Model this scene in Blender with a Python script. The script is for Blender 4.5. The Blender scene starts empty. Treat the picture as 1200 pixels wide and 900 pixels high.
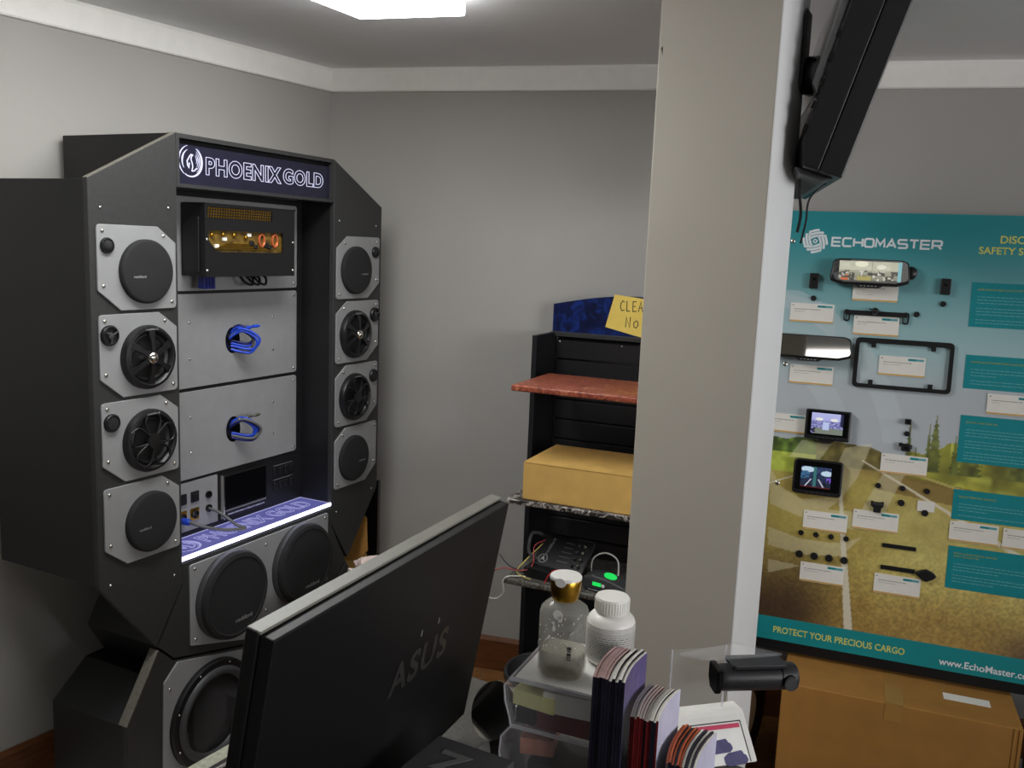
import bpy, bmesh, math, random
import numpy as np
from mathutils import Matrix, Vector, Euler
random.seed(7)
sc = bpy.context.scene
COL = sc.collection
R = math.radians

# ------------------------------------------------------------------ camera
cam_d = bpy.data.cameras.new('camera')
cam = bpy.data.objects.new('camera', cam_d)
COL.objects.link(cam)
sc.camera = cam
cam_d.sensor_fit = 'HORIZONTAL'
cam_d.sensor_width = 36.0
cam_d.lens = 31.5
cam_d.clip_start = 0.02
PITCH, ROLL = R(8.6), R(2.33)
fw = Vector((0, math.cos(PITCH), -math.sin(PITCH)))
rt0 = Vector((1, 0, 0)); up0 = rt0.cross(fw)
rt = rt0 * math.cos(ROLL) + up0 * math.sin(ROLL)
up = -rt0 * math.sin(ROLL) + up0 * math.cos(ROLL)
m = Matrix.Identity(4)
for i in range(3):
    m[i][0] = rt[i]; m[i][1] = up[i]; m[i][2] = -fw[i]
m[0][3], m[1][3], m[2][3] = 0.0, 0.0, 1.7
cam.matrix_world = m

# ------------------------------------------------------------------ world, lights, exposure
w = bpy.data.worlds.new('world'); sc.world = w
w.use_nodes = True
w.node_tree.nodes['Background'].inputs[0].default_value = (0.93, 0.97, 1.0, 1)
w.node_tree.nodes['Background'].inputs[1].default_value = 0.03


def area_light(name, loc, target, size, size_y, energy, color):
    ld = bpy.data.lights.new(name, 'AREA'); ld.shape = 'RECTANGLE'
    ld.size = size; ld.size_y = size_y; ld.energy = energy; ld.color = color
    o = bpy.data.objects.new(name, ld); COL.objects.link(o)
    o.location = loc
    d = Vector(target) - Vector(loc)
    o.rotation_euler = d.to_track_quat('-Z', 'Y').to_euler()
    return o


area_light('shop_window_light', (3.2, -1.6, 1.9), (-1.1, 2.5, 1.85), 1.8, 1.1, 26, (0.98, 0.98, 1.0)).data.spread = R(90)
area_light('side_window_light', (3.6, 1.2, 1.9), (-1.1, 2.5, 1.85), 1.4, 1.1, 6, (0.98, 0.98, 1.0)).data.spread = R(100)
area_light('ceiling_panel_light', (-1.0, -1.9, 2.33), (-1.0, -1.9, 0), 1.2, 0.6, 7, (1, 0.96, 0.88))
sc.view_settings.view_transform = 'Standard'
sc.view_settings.look = 'None'
sc.view_settings.gamma = 1.0
sc.view_settings.use_curve_mapping = False
sc.view_settings.exposure = 0.0

# ------------------------------------------------------------------ materials


def lin(c):
    return tuple(((v / 255) / 12.92 if v / 255 <= 0.04045 else ((v / 255 + 0.055) / 1.055) ** 2.4) for v in c)


def rgba(c):
    return (*lin(c), 1.0)


def mat(name, col, rough=0.5, metal=0.0, var=0.12, scale=30.0, bump=0.0, bscale=200.0, trans=0.0, ior=1.45, spec=0.5, alpha=1.0, coat=0.0, stretch=None):
    mt = bpy.data.materials.new(name); mt.use_nodes = True
    nt = mt.node_tree; b = nt.nodes['Principled BSDF']
    b.inputs['Roughness'].default_value = rough
    b.inputs['Metallic'].default_value = metal
    b.inputs['Transmission Weight'].default_value = trans
    b.inputs['IOR'].default_value = ior
    b.inputs['Specular IOR Level'].default_value = spec
    b.inputs['Alpha'].default_value = alpha
    b.inputs['Coat Weight'].default_value = coat
    c = lin(col)
    tc = nt.nodes.new('ShaderNodeTexCoord')
    src = tc.outputs['Object']
    if stretch:
        mp = nt.nodes.new('ShaderNodeMapping'); mp.inputs['Scale'].default_value = stretch
        nt.links.new(src, mp.inputs[0]); src = mp.outputs[0]
    nz = nt.nodes.new('ShaderNodeTexNoise'); nz.inputs['Scale'].default_value = scale; nz.inputs['Detail'].default_value = 4
    nt.links.new(src, nz.inputs['Vector'])
    rp = nt.nodes.new('ShaderNodeValToRGB')
    rp.color_ramp.elements[0].position = 0.3; rp.color_ramp.elements[1].position = 0.7
    rp.color_ramp.elements[0].color = (*[v * (1 - var) for v in c], 1)
    rp.color_ramp.elements[1].color = (*[min(1, v * (1 + var)) for v in c], 1)
    nt.links.new(nz.outputs['Fac'], rp.inputs[0])
    nt.links.new(rp.outputs[0], b.inputs['Base Color'])
    if bump:
        n2 = nt.nodes.new('ShaderNodeTexNoise'); n2.inputs['Scale'].default_value = bscale; n2.inputs['Detail'].default_value = 3
        nt.links.new(src, n2.inputs['Vector'])
        bp = nt.nodes.new('ShaderNodeBump'); bp.inputs['Strength'].default_value = bump; bp.inputs['Distance'].default_value = 0.002
        nt.links.new(n2.outputs['Fac'], bp.inputs['Height']); nt.links.new(bp.outputs[0], b.inputs['Normal'])
    return mt


def emis(name, col, strength):
    mt = bpy.data.materials.new(name); mt.use_nodes = True
    nt = mt.node_tree; b = nt.nodes['Principled BSDF']
    b.inputs['Base Color'].default_value = (0.02, 0.02, 0.02, 1)
    b.inputs['Emission Color'].default_value = rgba(col)
    b.inputs['Emission Strength'].default_value = strength
    return mt


def vcol(name, rough=0.5, emit=0.0, spec=0.5):
    mt = bpy.data.materials.new(name); mt.use_nodes = True
    nt = mt.node_tree; b = nt.nodes['Principled BSDF']
    b.inputs['Roughness'].default_value = rough
    b.inputs['Specular IOR Level'].default_value = spec
    a = nt.nodes.new('ShaderNodeAttribute'); a.attribute_name = 'print'
    if emit:
        b.inputs['Base Color'].default_value = (0.01, 0.01, 0.01, 1)
        nt.links.new(a.outputs['Color'], b.inputs['Emission Color'])
        b.inputs['Emission Strength'].default_value = emit
    else:
        nt.links.new(a.outputs['Color'], b.inputs['Base Color'])
    return mt


def marble(name, cols, scale, rough=0.35, dist=2.0):
    mt = bpy.data.materials.new(name); mt.use_nodes = True
    nt = mt.node_tree; b = nt.nodes['Principled BSDF']
    b.inputs['Roughness'].default_value = rough
    tc = nt.nodes.new('ShaderNodeTexCoord')
    nz = nt.nodes.new('ShaderNodeTexNoise'); nz.inputs['Scale'].default_value = scale
    nz.inputs['Detail'].default_value = 6; nz.inputs['Distortion'].default_value = dist
    nt.links.new(tc.outputs['Object'], nz.inputs['Vector'])
    rp = nt.nodes.new('ShaderNodeValToRGB')
    el = rp.color_ramp.elements
    while len(el) < len(cols):
        el.new(0.5)
    for i, (p, c) in enumerate(cols):
        el[i].position = p; el[i].color = rgba(c)
    nt.links.new(nz.outputs['Fac'], rp.inputs[0]); nt.links.new(rp.outputs[0], b.inputs['Base Color'])
    return mt


M = dict(
    wall=mat('grey_wall_paint', (168, 165, 160), 0.7, var=0.025, scale=3, bump=0.05, bscale=300),
    ceil=mat('ceiling_paint', (240, 240, 240), 0.8, var=0.02, scale=3),
    trim=mat('white_trim_paint', (246, 243, 238), 0.55, var=0.02),
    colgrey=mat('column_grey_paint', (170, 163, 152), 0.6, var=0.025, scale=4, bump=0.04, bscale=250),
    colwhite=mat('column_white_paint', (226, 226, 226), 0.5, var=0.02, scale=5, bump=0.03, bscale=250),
    floorw=mat('floor_wood', (132, 92, 52), 0.4, var=0.25, scale=9, stretch=(1, 6, 1)),
    floorg=mat('pale_floor', (190, 186, 178), 0.5, var=0.06, scale=6),
    basew=mat('baseboard_wood', (104, 62, 34), 0.45, var=0.3, scale=12, stretch=(1, 1, 8)),
    black=mat('black_laminate', (23, 23, 25), 0.45, var=0.12, scale=40, bump=0.04),
    baffle=mat('charcoal_laminate', (46, 46, 46), 0.5, var=0.1, scale=60, bump=0.05, bscale=500),
    edge=mat('pale_board_edge', (104, 100, 92), 0.6, var=0.2, scale=120),  # paler than the display plates: light on their thin edges put into the colour
    grey=mat('grey_panel_laminate', (136, 136, 137), 0.42, var=0.04, scale=25, spec=0.5),
    steel=mat('steel', (200, 198, 192), 0.25, metal=1.0, var=0.05),
    cloth=mat('grille_cloth', (27, 27, 28), 0.85, var=0.15, scale=400, bump=0.3, bscale=900),
    plastic=mat('black_plastic', (22, 22, 24), 0.38, var=0.1, scale=60),
    campl=mat('dash_cam_plastic', (30, 30, 33), 0.42, var=0.08, scale=80),
    clear2=mat('thin_clear_acrylic', (232, 234, 238), 0.06, var=0.0, alpha=0.05, spec=0.6),
    acredge=mat('acrylic_edge', (226, 226, 232), 0.1, var=0.0, alpha=0.5, spec=0.8),
    logo=mat('gloss_logo', (44, 43, 42), 0.18, var=0.2, scale=14),
    gloss=mat('gloss_black', (10, 10, 12), 0.08, var=0.05),
    rubber=mat('rubber_grey', (58, 58, 60), 0.5, var=0.1, scale=80),
    cone=mat('speaker_cone', (15, 15, 17), 0.45, var=0.15, scale=60),
    chrome=mat('chrome', (215, 213, 205), 0.12, metal=1.0, var=0.03),
    navy=mat('sign_acrylic', (30, 30, 46), 0.25, var=0.08, scale=20),
    sign=emis('sign_glow', (226, 226, 255), 1.25),
    silverp=mat('silver_print', (165, 165, 165), 0.5, var=0.05),
    led=emis('led_strip', (226, 226, 255), 5.0),
    ledback=emis('led_back_line', (190, 190, 240), 0.9),
    ledfilm=emis('led_lit_film', (96, 96, 170), 0.75),
    ledline=emis('led_lit_line', (170, 170, 225), 0.9),
    blue=mat('blue_cable', (36, 70, 190), 0.35, var=0.15, scale=50),
    darkblue=mat('dark_blue_plug', (18, 26, 92), 0.4, var=0.15, scale=50),
    greycable=mat('grey_cable', (92, 92, 92), 0.5, var=0.1),
    gold=mat('gold_metal', (196, 150, 54), 0.3, metal=1.0, var=0.15, scale=60),
    copper=mat('copper_wire', (224, 120, 78), 0.35, metal=0.6, var=0.25, scale=300),
    pcb=mat('circuit_board', (96, 74, 26), 0.5, var=0.75, scale=45),
    card=mat('card_white', (236, 232, 224), 0.55, var=0.02),
    teal=mat('teal_print', (0, 138, 146), 0.45, var=0.03),
    teal2=mat('teal_light_print', (96, 165, 176), 0.45, var=0.03),
    yellow=mat('yellow_print', (214, 170, 84), 0.5, var=0.03),
    yellowt=mat('yellow_text', (216, 218, 112), 0.5, var=0.03),
    olive=mat('olive_text', (176, 176, 70), 0.5, var=0.03),
    whitet=mat('white_text', (236, 240, 244), 0.5, var=0.02),
    palet=mat('pale_teal_text', (110, 178, 186), 0.5, var=0.02),
    greyt=mat('grey_text', (128, 126, 124), 0.6, var=0.03),
    mirror=mat('mirror_glass', (205, 205, 205), 0.04, metal=1.0, var=0.01),
    slat=mat('black_slatwall', (24, 24, 27), 0.4, var=0.1, scale=30, bump=0.03),
    bluefoil=marble('blue_marble_foil', [(0.3, (4, 10, 44)), (0.5, (8, 24, 74)), (0.62, (18, 46, 118)), (0.75, (8, 20, 70))], 26, 0.3, 1.0),
    redmarble=marble('red_marble', [(0.3, (96, 42, 30)), (0.48, (150, 72, 52)), (0.6, (172, 98, 72)), (0.72, (206, 150, 96))], 40, 0.4, 2.0),
    bwmarble=marble('black_white_marble', [(0.38, (22, 20, 20)), (0.5, (58, 50, 48)), (0.58, (190, 182, 176)), (0.66, (40, 34, 34))], 28, 0.4, 2.5),
    greymarble=marble('grey_marble', [(0.35, (34, 33, 32)), (0.52, (92, 88, 82)), (0.64, (128, 124, 116)), (0.75, (52, 50, 48))], 60, 0.45, 2.0),
    carton=mat('cardboard', (214, 172, 96), 0.75, var=0.08, scale=18, bump=0.06, bscale=120),
    cartond=mat('cardboard_brown', (170, 122, 58), 0.75, var=0.08, scale=14, bump=0.06, bscale=120),
    tape=mat('packing_tape', (176, 132, 70), 0.25, var=0.04),
    note=mat('yellow_paper', (236, 208, 104), 0.7, var=0.03),
    paleyellow=mat('pale_yellow_paper', (240, 236, 170), 0.7, var=0.03),
    ink=mat('black_ink', (40, 36, 34), 0.6, var=0.03),
    paper=mat('white_paper', (244, 243, 238), 0.7, var=0.03, scale=40),
    green=emis('green_light', (20, 220, 90), 1.0),
    monitor=mat('monitor_black', (17, 16, 18), 0.45, var=0.1, scale=200, bump=0.08, bscale=900, spec=0.35),
    monedge=mat('monitor_lit_edge', (122, 120, 112), 0.4, var=0.06),
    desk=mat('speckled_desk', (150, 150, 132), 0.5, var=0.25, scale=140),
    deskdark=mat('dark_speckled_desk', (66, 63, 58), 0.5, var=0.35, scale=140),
    deskside=mat('desk_side', (52, 48, 44), 0.5, var=0.1),
    acrylic=mat('clear_acrylic', (225, 226, 232), 0.08, var=0.0, alpha=0.08, spec=0.8),
    frosted=mat('frosted_drawer', (214, 206, 204), 0.25, var=0.03, alpha=0.14),
    glass=mat('clear_bottle', (206, 204, 194), 0.07, var=0.05, alpha=0.30, spec=0.8),
    liquid=mat('bottle_liquid', (150, 140, 112), 0.15, var=0.03, alpha=0.55),
    whitepl=mat('white_plastic', (232, 230, 224), 0.35, var=0.02),
    label=mat('bottle_label', (198, 196, 190), 0.5, var=0.1, scale=220),
    purple=mat('purple_cover', (96, 86, 130), 0.35, var=0.2, scale=18),
    darkspine=mat('dark_spine', (32, 30, 44), 0.4, var=0.3, scale=40),
    pinkpage=mat('pink_pages', (172, 140, 138), 0.7, var=0.1, scale=80),
    whitepage=mat('white_pages', (206, 202, 194), 0.7, var=0.06, scale=80),
    redspine=mat('red_spine', (112, 28, 32), 0.4, var=0.2, scale=40),
    greyspine=mat('grey_spine', (96, 90, 92), 0.5, var=0.3, scale=60),
    lilac=mat('lilac_cover', (206, 204, 226), 0.35, var=0.1, scale=20),
    wrap=mat('pink_wrap', (188, 128, 108), 0.4, var=0.2, scale=60),
    orange=mat('orange_print', (206, 94, 40), 0.4, var=0.15, scale=60),
    pink=mat('pink_print', (206, 74, 106), 0.45, var=0.03),
    camprint=mat('violet_print', (86, 82, 122), 0.45, var=0.15, scale=60),
    red=mat('red_wire', (190, 40, 46), 0.45, var=0.1),
    yelw=mat('yellow_wire', (220, 200, 110), 0.45, var=0.1),
    white=mat('white_wire', (224, 222, 216), 0.4, var=0.05),
    lidgrey=mat('dark_grey_lid', (74, 74, 76), 0.5, var=0.1, scale=200, bump=0.05),
    lidmark=mat('grey_lid_mark', (112, 112, 112), 0.5, var=0.05),
    tan=mat('tan_board', (136, 100, 70), 0.6, var=0.1),
    lamp=emis('lamp_diffuser', (252, 254, 252), 18.0),
    boardframe=mat('black_frame', (16, 17, 20), 0.4, var=0.05),
    bag=mat('crumpled_paper', (204, 184, 176), 0.6, var=0.08, scale=30),
)

# ------------------------------------------------------------------ builders


class MB:
    def __init__(s):
        s.v = []; s.f = []; s.mi = []

    def add(s, vs, fs, mi=0):
        o = len(s.v); s.v += [tuple(v) for v in vs]
        for f in fs:
            s.f.append(tuple(i + o for i in f)); s.mi.append(mi)
        return s

    def box(s, x0, x1, y0, y1, z0, z1, mi=0):
        vs = [(x, y, z) for z in (z0, z1) for y in (y0, y1) for x in (x0, x1)]
        return s.add(vs, [(0, 2, 3, 1), (4, 5, 7, 6), (0, 1, 5, 4), (2, 6, 7, 3), (0, 4, 6, 2), (1, 3, 7, 5)], mi)

    def prism(s, pts, y0, y1, mi=0, axis='y'):
        n = len(pts)
        a = sum(pts[i][0] * pts[(i + 1) % n][1] - pts[(i + 1) % n][0] * pts[i][1] for i in range(n))
        if a < 0:
            pts = pts[::-1]
        if axis == 'y':
            P = lambda p, d: (p[0], d, p[1])
        elif axis == 'z':
            P = lambda p, d: (p[0], p[1], d)
            y0, y1 = y1, y0
        else:
            P = lambda p, d: (d, p[0], p[1])
            y0, y1 = y1, y0
        vs = [P(p, y0) for p in pts] + [P(p, y1) for p in pts]
        fs = [tuple(range(n)), tuple(range(2 * n - 1, n - 1, -1))]
        for i in range(n):
            j = (i + 1) % n
            fs.append((i, i + n, j + n, j))
        return s.add(vs, fs, mi)

    def lathe(s, prof, o=(0, 0, 0), ax='-y', n=32, mi=0, ang0=0.0, ang1=None, sx=1.0):
        """prof: list of (radius, height along axis)."""
        o = Vector(o)
        A = {'-y': (Vector((1, 0, 0)), Vector((0, 0, 1)), Vector((0, -1, 0))), 'z': (Vector((1, 0, 0)), Vector((0, 1, 0)), Vector((0, 0, 1))),
             'x': (Vector((0, 1, 0)), Vector((0, 0, 1)), Vector((1, 0, 0)))}[ax] if isinstance(ax, str) else ax
        full = ang1 is None
        m_ = n if full else n + 1
        vs = []
        for r, h in prof:
            for i in range(m_):
                t = ang0 + (2 * math.pi * i / n if full else (ang1 - ang0) * i / n)
                vs.append(o + A[0] * (r * math.cos(t) * sx) + A[1] * (r * math.sin(t)) + A[2] * h)
        fs = []
        for k in range(len(prof) - 1):
            for i in range(n):
                j = (i + 1) % m_
                fs.append((k * m_ + i, k * m_ + j, (k + 1) * m_ + j, (k + 1) * m_ + i))
        if full:
            if prof[0][0] > 1e-5: fs.append(tuple(range(m_ - 1, -1, -1)))
            if prof[-1][0] > 1e-5: fs.append(tuple((len(prof) - 1) * m_ + i for i in range(m_)))
        return s.add(vs, fs, mi)

    def tube(s, pts, r, n=8, mi=0, closed=False):
        pts = [Vector(p) for p in pts]
        N = len(pts); vs = []
        t = (pts[1] - pts[0]).normalized()
        u = t.orthogonal().normalized()
        for i in range(N):
            if closed:
                t2 = (pts[(i + 1) % N] - pts[i - 1]).normalized()
            else:
                t2 = (pts[min(i + 1, N - 1)] - pts[max(i - 1, 0)]).normalized()
            u = (u - t2 * u.dot(t2))
            u = u.normalized() if u.length > 1e-6 else t2.orthogonal().normalized()
            v = t2.cross(u)
            rr = r[i] if isinstance(r, (list, tuple)) else r
            for k in range(n):
                a = 2 * math.pi * k / n
                vs.append(pts[i] + u * (rr * math.cos(a)) + v * (rr * math.sin(a)))
        fs = []
        for i in range(N if closed else N - 1):
            j = (i + 1) % N
            for k in range(n):
                l = (k + 1) % n
                fs.append((i * n + k, i * n + l, j * n + l, j * n + k))
        if not closed:
            fs.append(tuple(range(n - 1, -1, -1))); fs.append(tuple((N - 1) * n + k for k in range(n)))
        return s.add(vs, fs, mi)

    def ribbon(s, pts, wd, y, th=0.0006, mi=0):
        """flat strip of width wd along 2D points (x,z), its front at y-th."""
        n = len(pts); P = [Vector((p[0], p[1])) for p in pts]
        L = []; Rr = []
        for i in range(n):
            if i == 0: d = (P[1] - P[0]).normalized()
            elif i == n - 1: d = (P[-1] - P[-2]).normalized()
            else:
                d1 = (P[i] - P[i - 1]).normalized(); d2 = (P[i + 1] - P[i]).normalized()
                d = (d1 + d2)
                d = d.normalized() if d.length > 1e-6 else d1
            nn = Vector((-d.y, d.x))
            k = 1.0
            if 0 < i < n - 1:
                c = abs(nn.dot(Vector((-d1.y, d1.x)))); k = 1 / max(c, 0.5)
            ww = wd[i] if isinstance(wd, (list, tuple)) else wd
            L.append(P[i] + nn * ww * 0.5 * k); Rr.append(P[i] - nn * ww * 0.5 * k)
        for i in range(n - 1):
            s.prism([tuple(Rr[i]), tuple(Rr[i + 1]), tuple(L[i + 1]), tuple(L[i])], y - th, y, mi)
        return s

    def xf(s, M4, start=0):
        s.v = s.v[:start] + [tuple(M4 @ Vector(v)) for v in s.v[start:]]
        return s

    def mesh(s, name, bev=0.0, seg=2, smooth=None):
        me = bpy.data.meshes.new(name)
        me.from_pydata(s.v, [], s.f)
        for p, i in zip(me.polygons, s.mi): p.material_index = i
        if bev:
            bm = bmesh.new(); bm.from_mesh(me)
            bmesh.ops.remove_doubles(bm, verts=bm.verts, dist=1e-6)
            es = [e for e in bm.edges if len(e.link_faces) == 2 and e.calc_face_angle(0) > R(35)]
            bmesh.ops.bevel(bm, geom=es, offset=bev, segments=seg, affect='EDGES', profile=0.5)
            bm.to_mesh(me); bm.free()
        if smooth:
            for p in me.polygons: p.use_smooth = True
            try:
                me.set_sharp_from_angle(angle=R(smooth))
            except Exception:
                pass
        me.update()
        return me


def put(name, me, mats, parent=None, label=None, cat=None, group=None, kind=None, loc=None, rot=None):
    if isinstance(me, MB): me = me.mesh(name)
    if mats is not None:
        if not isinstance(mats, (list, tuple)): mats = [mats]
        if len(me.materials) == 0:
            for mm in mats: me.materials.append(mm)
    o = bpy.data.objects.new(name, me); COL.objects.link(o)
    if parent: o.parent = parent
    if loc is not None: o.location = loc
    if rot is not None: o.rotation_euler = rot
    tag(o, label, cat, group, kind)
    return o


def tag(o, label=None, cat=None, group=None, kind=None):
    if label: o['label'] = label
    if cat: o['category'] = cat
    if group: o['group'] = group
    if kind: o['kind'] = kind
    return o


def empty(name, loc, yaw=90.0, lean=0.0, label=None, cat=None, group=None, kind=None):
    """an Empty at a thing's base; local x runs along compass yaw (0 = away from the viewer, 90 = right),
    local y points away behind the face, z up; lean tips the top towards +y."""
    o = bpy.data.objects.new(name, None); COL.objects.link(o)
    o.empty_display_size = 0.05
    o.location = loc
    o.rotation_euler = (Matrix.Rotation(R(90 - yaw), 3, 'Z') @ Matrix.Rotation(-R(lean), 3, 'X')).to_euler()
    tag(o, label, cat, group, kind)
    return o


def rpoly(pts, r, n=4):
    """rounded polygon; r a number or list of radii per corner."""
    out = []; N = len(pts)
    for i in range(N):
        rr = r[i] if isinstance(r, (list, tuple)) else r
        p = Vector(pts[i]); a = Vector(pts[i - 1]); b = Vector(pts[(i + 1) % N])
        if rr <= 0: out.append(tuple(p)); continue
        da = (a - p).normalized(); db = (b - p).normalized()
        ang = da.angle(db); t = min(rr / math.tan(ang / 2), (a - p).length * 0.49, (b - p).length * 0.49)
        q0 = p + da * t; q1 = p + db * t
        for k in range(n + 1):
            u = k / n
            out.append(tuple(q0 * (1 - u) ** 2 + p * (2 * u * (1 - u)) + q1 * u ** 2))
    return out


def rrect(x0, x1, z0, z1, r, n=4):
    return rpoly([(x0, z0), (x1, z0), (x1, z1), (x0, z1)], r, n)


def circ(cx, cz, r, n=24, sx=1.0):
    return [(cx + r * sx * math.cos(2 * math.pi * i / n), cz + r * math.sin(2 * math.pi * i / n)) for i in range(n)]


def spline(pts, k=8):
    """Catmull-Rom through points."""
    P = [Vector(p) for p in pts]; out = []
    for i in range(len(P) - 1):
        p0 = P[max(i - 1, 0)]; p1 = P[i]; p2 = P[i + 1]; p3 = P[min(i + 2, len(P) - 1)]
        for j in range(k):
            t = j / k
            out.append(0.5 * ((2 * p1) + (p2 - p0) * t + (2 * p0 - 5 * p1 + 4 * p2 - p3) * t * t + (3 * p1 - p0 - 3 * p2 + p3) * t ** 3))
    out.append(P[-1])
    return out


def text_mesh(body, x0, x1, z0, z1, y, depth=0.0006, bold=0.0, outline=0.0, center=None, space=1.0):
    """lettering standing in the local x-z plane, front at y; x1 None keeps the natural width."""
    cu = bpy.data.curves.new('lettering', 'FONT'); cu.body = body
    cu.size = 1.0; cu.space_character = space; cu.resolution_u = 4
    if bold: cu.offset = bold
    if outline:
        cu.fill_mode = 'NONE'; cu.bevel_depth = outline; cu.bevel_resolution = 1
    to = bpy.data.objects.new('lettering', cu); COL.objects.link(to)
    dg = bpy.context.evaluated_depsgraph_get(); dg.update()
    me = bpy.data.meshes.new_from_object(to.evaluated_get(dg))
    bpy.data.objects.remove(to); bpy.data.curves.remove(cu)
    n = len(me.vertices)
    co = np.zeros(n * 3); me.vertices.foreach_get('co', co); co = co.reshape(-1, 3)
    mn = co.min(0); mx = co.max(0)
    sz = (z1 - z0) / (mx[1] - mn[1])
    sx = sz if x1 is None else (x1 - x0) / (mx[0] - mn[0])
    if center is not None: x0 = center - (mx[0] - mn[0]) * sx / 2
    out = np.stack([(co[:, 0] - mn[0]) * sx + x0, y + (-co[:, 2] * sz if outline else np.zeros(n)), (co[:, 1] - mn[1]) * sz + z0], 1)
    me.vertices.foreach_set('co', out.astype(np.float32).ravel())
    me.materials.clear()
    me.update()
    return me


# stroke lettering for wide logo type: letters as polylines in a unit box
STROKES = {
    'E': [[(1, 1), (0, 1), (0, 0), (1, 0)], [(0, .5), (.95, .5)]],
    'C': [[(1, 1), (.15, 1), (0, .85), (0, .15), (.15, 0), (1, 0)]],
    'H': [[(0, 0), (0, 1)], [(1, 0), (1, 1)], [(0, .5), (1, .5)]],
    'O': [[(.5, 1), (.15, 1), (0, .85), (0, .15), (.15, 0), (.85, 0), (1, .15), (1, .85), (.85, 1), (.5, 1)]],
    'M': [[(0, 0), (0.06, 1), (.5, .3), (.94, 1), (1, 0)]],
    'A': [[(0, 0), (.5, 1), (1, 0)], [(.25, .3), (.75, .3)]],
    'S': [[(1, 1), (.12, 1), (0, .9), (0, .6), (.12, .5), (.88, .5), (1, .4), (1, .1), (.88, 0), (0, 0)]],
    'T': [[(0, 1), (1, 1)], [(.5, 1), (.5, 0)]],
    'R': [[(0, 0), (0, 1), (.88, 1), (1, .9), (1, .55), (.88, .42), (0, .42)], [(.55, .42), (1, 0)]],
}


def stroke_text(mb, body, x0, x1, z0, z1, wd, y, gap=0.28):
    n = len(body); lw = (x1 - x0) / (n + (n - 1) * gap)
    for i, ch in enumerate(body):
        ox = x0 + i * lw * (1 + gap)
        for st in STROKES[ch]:
            mb.ribbon([(ox + p[0] * lw, z0 + p[1] * (z1 - z0)) for p in st], wd, y)


# value noise for prints
class VN:
    def __init__(s, seed):
        s.t = np.random.RandomState(seed).rand(256, 256)

    def __call__(s, x, y):
        xi = np.floor(x).astype(int); yi = np.floor(y).astype(int)
        fx = x - xi; fy = y - yi
        fx = fx * fx * (3 - 2 * fx); fy = fy * fy * (3 - 2 * fy)
        t = s.t; a = t[xi % 256, yi % 256]; b = t[(xi + 1) % 256, yi % 256]; c = t[xi % 256, (yi + 1) % 256]; d = t[(xi + 1) % 256, (yi + 1) % 256]
        return a * (1 - fx) * (1 - fy) + b * fx * (1 - fy) + c * (1 - fx) * fy + d * fx * fy


def print_mesh(name, x0, x1, z0, z1, y, nx, nz, fn, warp=None):
    """a fine grid carrying a flat print as a colour attribute; fn(s,t)->sRGB 0..255 array."""
    xs = np.linspace(x0, x1, nx); zs = np.linspace(z0, z1, nz)
    X, Z = np.meshgrid(xs, zs)
    Pv = np.stack([X.ravel(), np.full(X.size, y), Z.ravel()], 1)
    if warp is not None: Pv = warp(Pv)
    i = np.arange((nx - 1) * (nz - 1)); r_ = i // (nx - 1); c_ = i % (nx - 1)
    a = r_ * nx + c_
    F = np.stack([a, a + 1, a + nx + 1, a + nx], 1)
    me = bpy.data.meshes.new(name)
    me.vertices.add(len(Pv)); me.vertices.foreach_set('co', Pv.astype(np.float32).ravel())
    me.loops.add(F.size); me.loops.foreach_set('vertex_index', F.astype(np.int32).ravel())
    me.polygons.add(len(F)); me.polygons.foreach_set('loop_start', (np.arange(len(F)) * 4).astype(np.int32))
    me.update(calc_edges=True); me.validate()
    c = np.clip(fn(X.ravel(), Z.ravel()), 0, 255) / 255.0
    c = np.where(c <= 0.04045, c / 12.92, ((c + 0.055) / 1.055) ** 2.4)
    at = me.color_attributes.new('print', 'FLOAT_COLOR', 'POINT')
    at.data.foreach_set('color', np.concatenate([c, np.ones((len(c), 1))], 1).astype(np.float32).ravel())
    return me


SCREW = MB().lathe([(0.0052, 0.0), (0.005, 0.0016), (0.0036, 0.003), (0.0015, 0.0036)], n=10).mesh('screw', smooth=50)
SCREW.materials.append(M['steel'])


def screw(parent, x, y, z, s=1.0):
    o = bpy.data.objects.new('screw', SCREW); COL.objects.link(o); o.parent = parent
    o.location = (x, y, z); o.scale = (s, s, s)
    return o


#@@SETTING
# ------------------------------------------------------------------ setting
CZ = 2.362
ROT_B = R(90 - 105); ROT_L = R(90 - 32.7)
COR = Vector((-0.756, 3.643, 0))
db = Vector((math.sin(R(105)), math.cos(R(105)), 0)); dl = Vector((math.sin(R(32.7)), math.cos(R(32.7)), 0))
# floor boards run away from the viewer
floor = put('floor', MB().box(-3.5, 4.0, -2.5, 4.2, -0.05, -0.004), M['floorg'], kind='structure')
plank = MB().box(-0.0745, 0.0745, -0.598, 0.598, -0.004, 0.0).mesh('floor_plank', bev=0.0012, seg=1)
plank.materials.append(M['floorw'])
for i in range(-4, 9):
    for j in range(3):
        o = put('floor_plank', plank, None, floor, loc=(i * 0.15, 1.45 + j * 1.2 + (0.6 if i % 2 else 0), 0))
put('ceiling', MB().box(-3.5, 4.0, -2.5, 4.4, CZ, CZ + 0.05), M['ceil'], kind='structure')
put('wall_back', MB().box(0, 4.2, 0, 0.08, 0, CZ), M['wall'], kind='structure', loc=COR, rot=(0, 0, ROT_B))
put('wall_left', MB().box(-3.6, 0.03, 0, 0.08, 0, CZ), M['wall'], kind='structure', loc=COR, rot=(0, 0, ROT_L))
crown = [(-0.0, 2.276), (-0.012, 2.276), (-0.016, 2.281), (-0.016, 2.352), (-0.02, CZ), (0, CZ)]
put('trim_back', MB().prism(crown, 0.0, 4.2, axis='x').mesh('trim_back'), M['trim'], kind='structure', loc=COR, rot=(0, 0, ROT_B))
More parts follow.
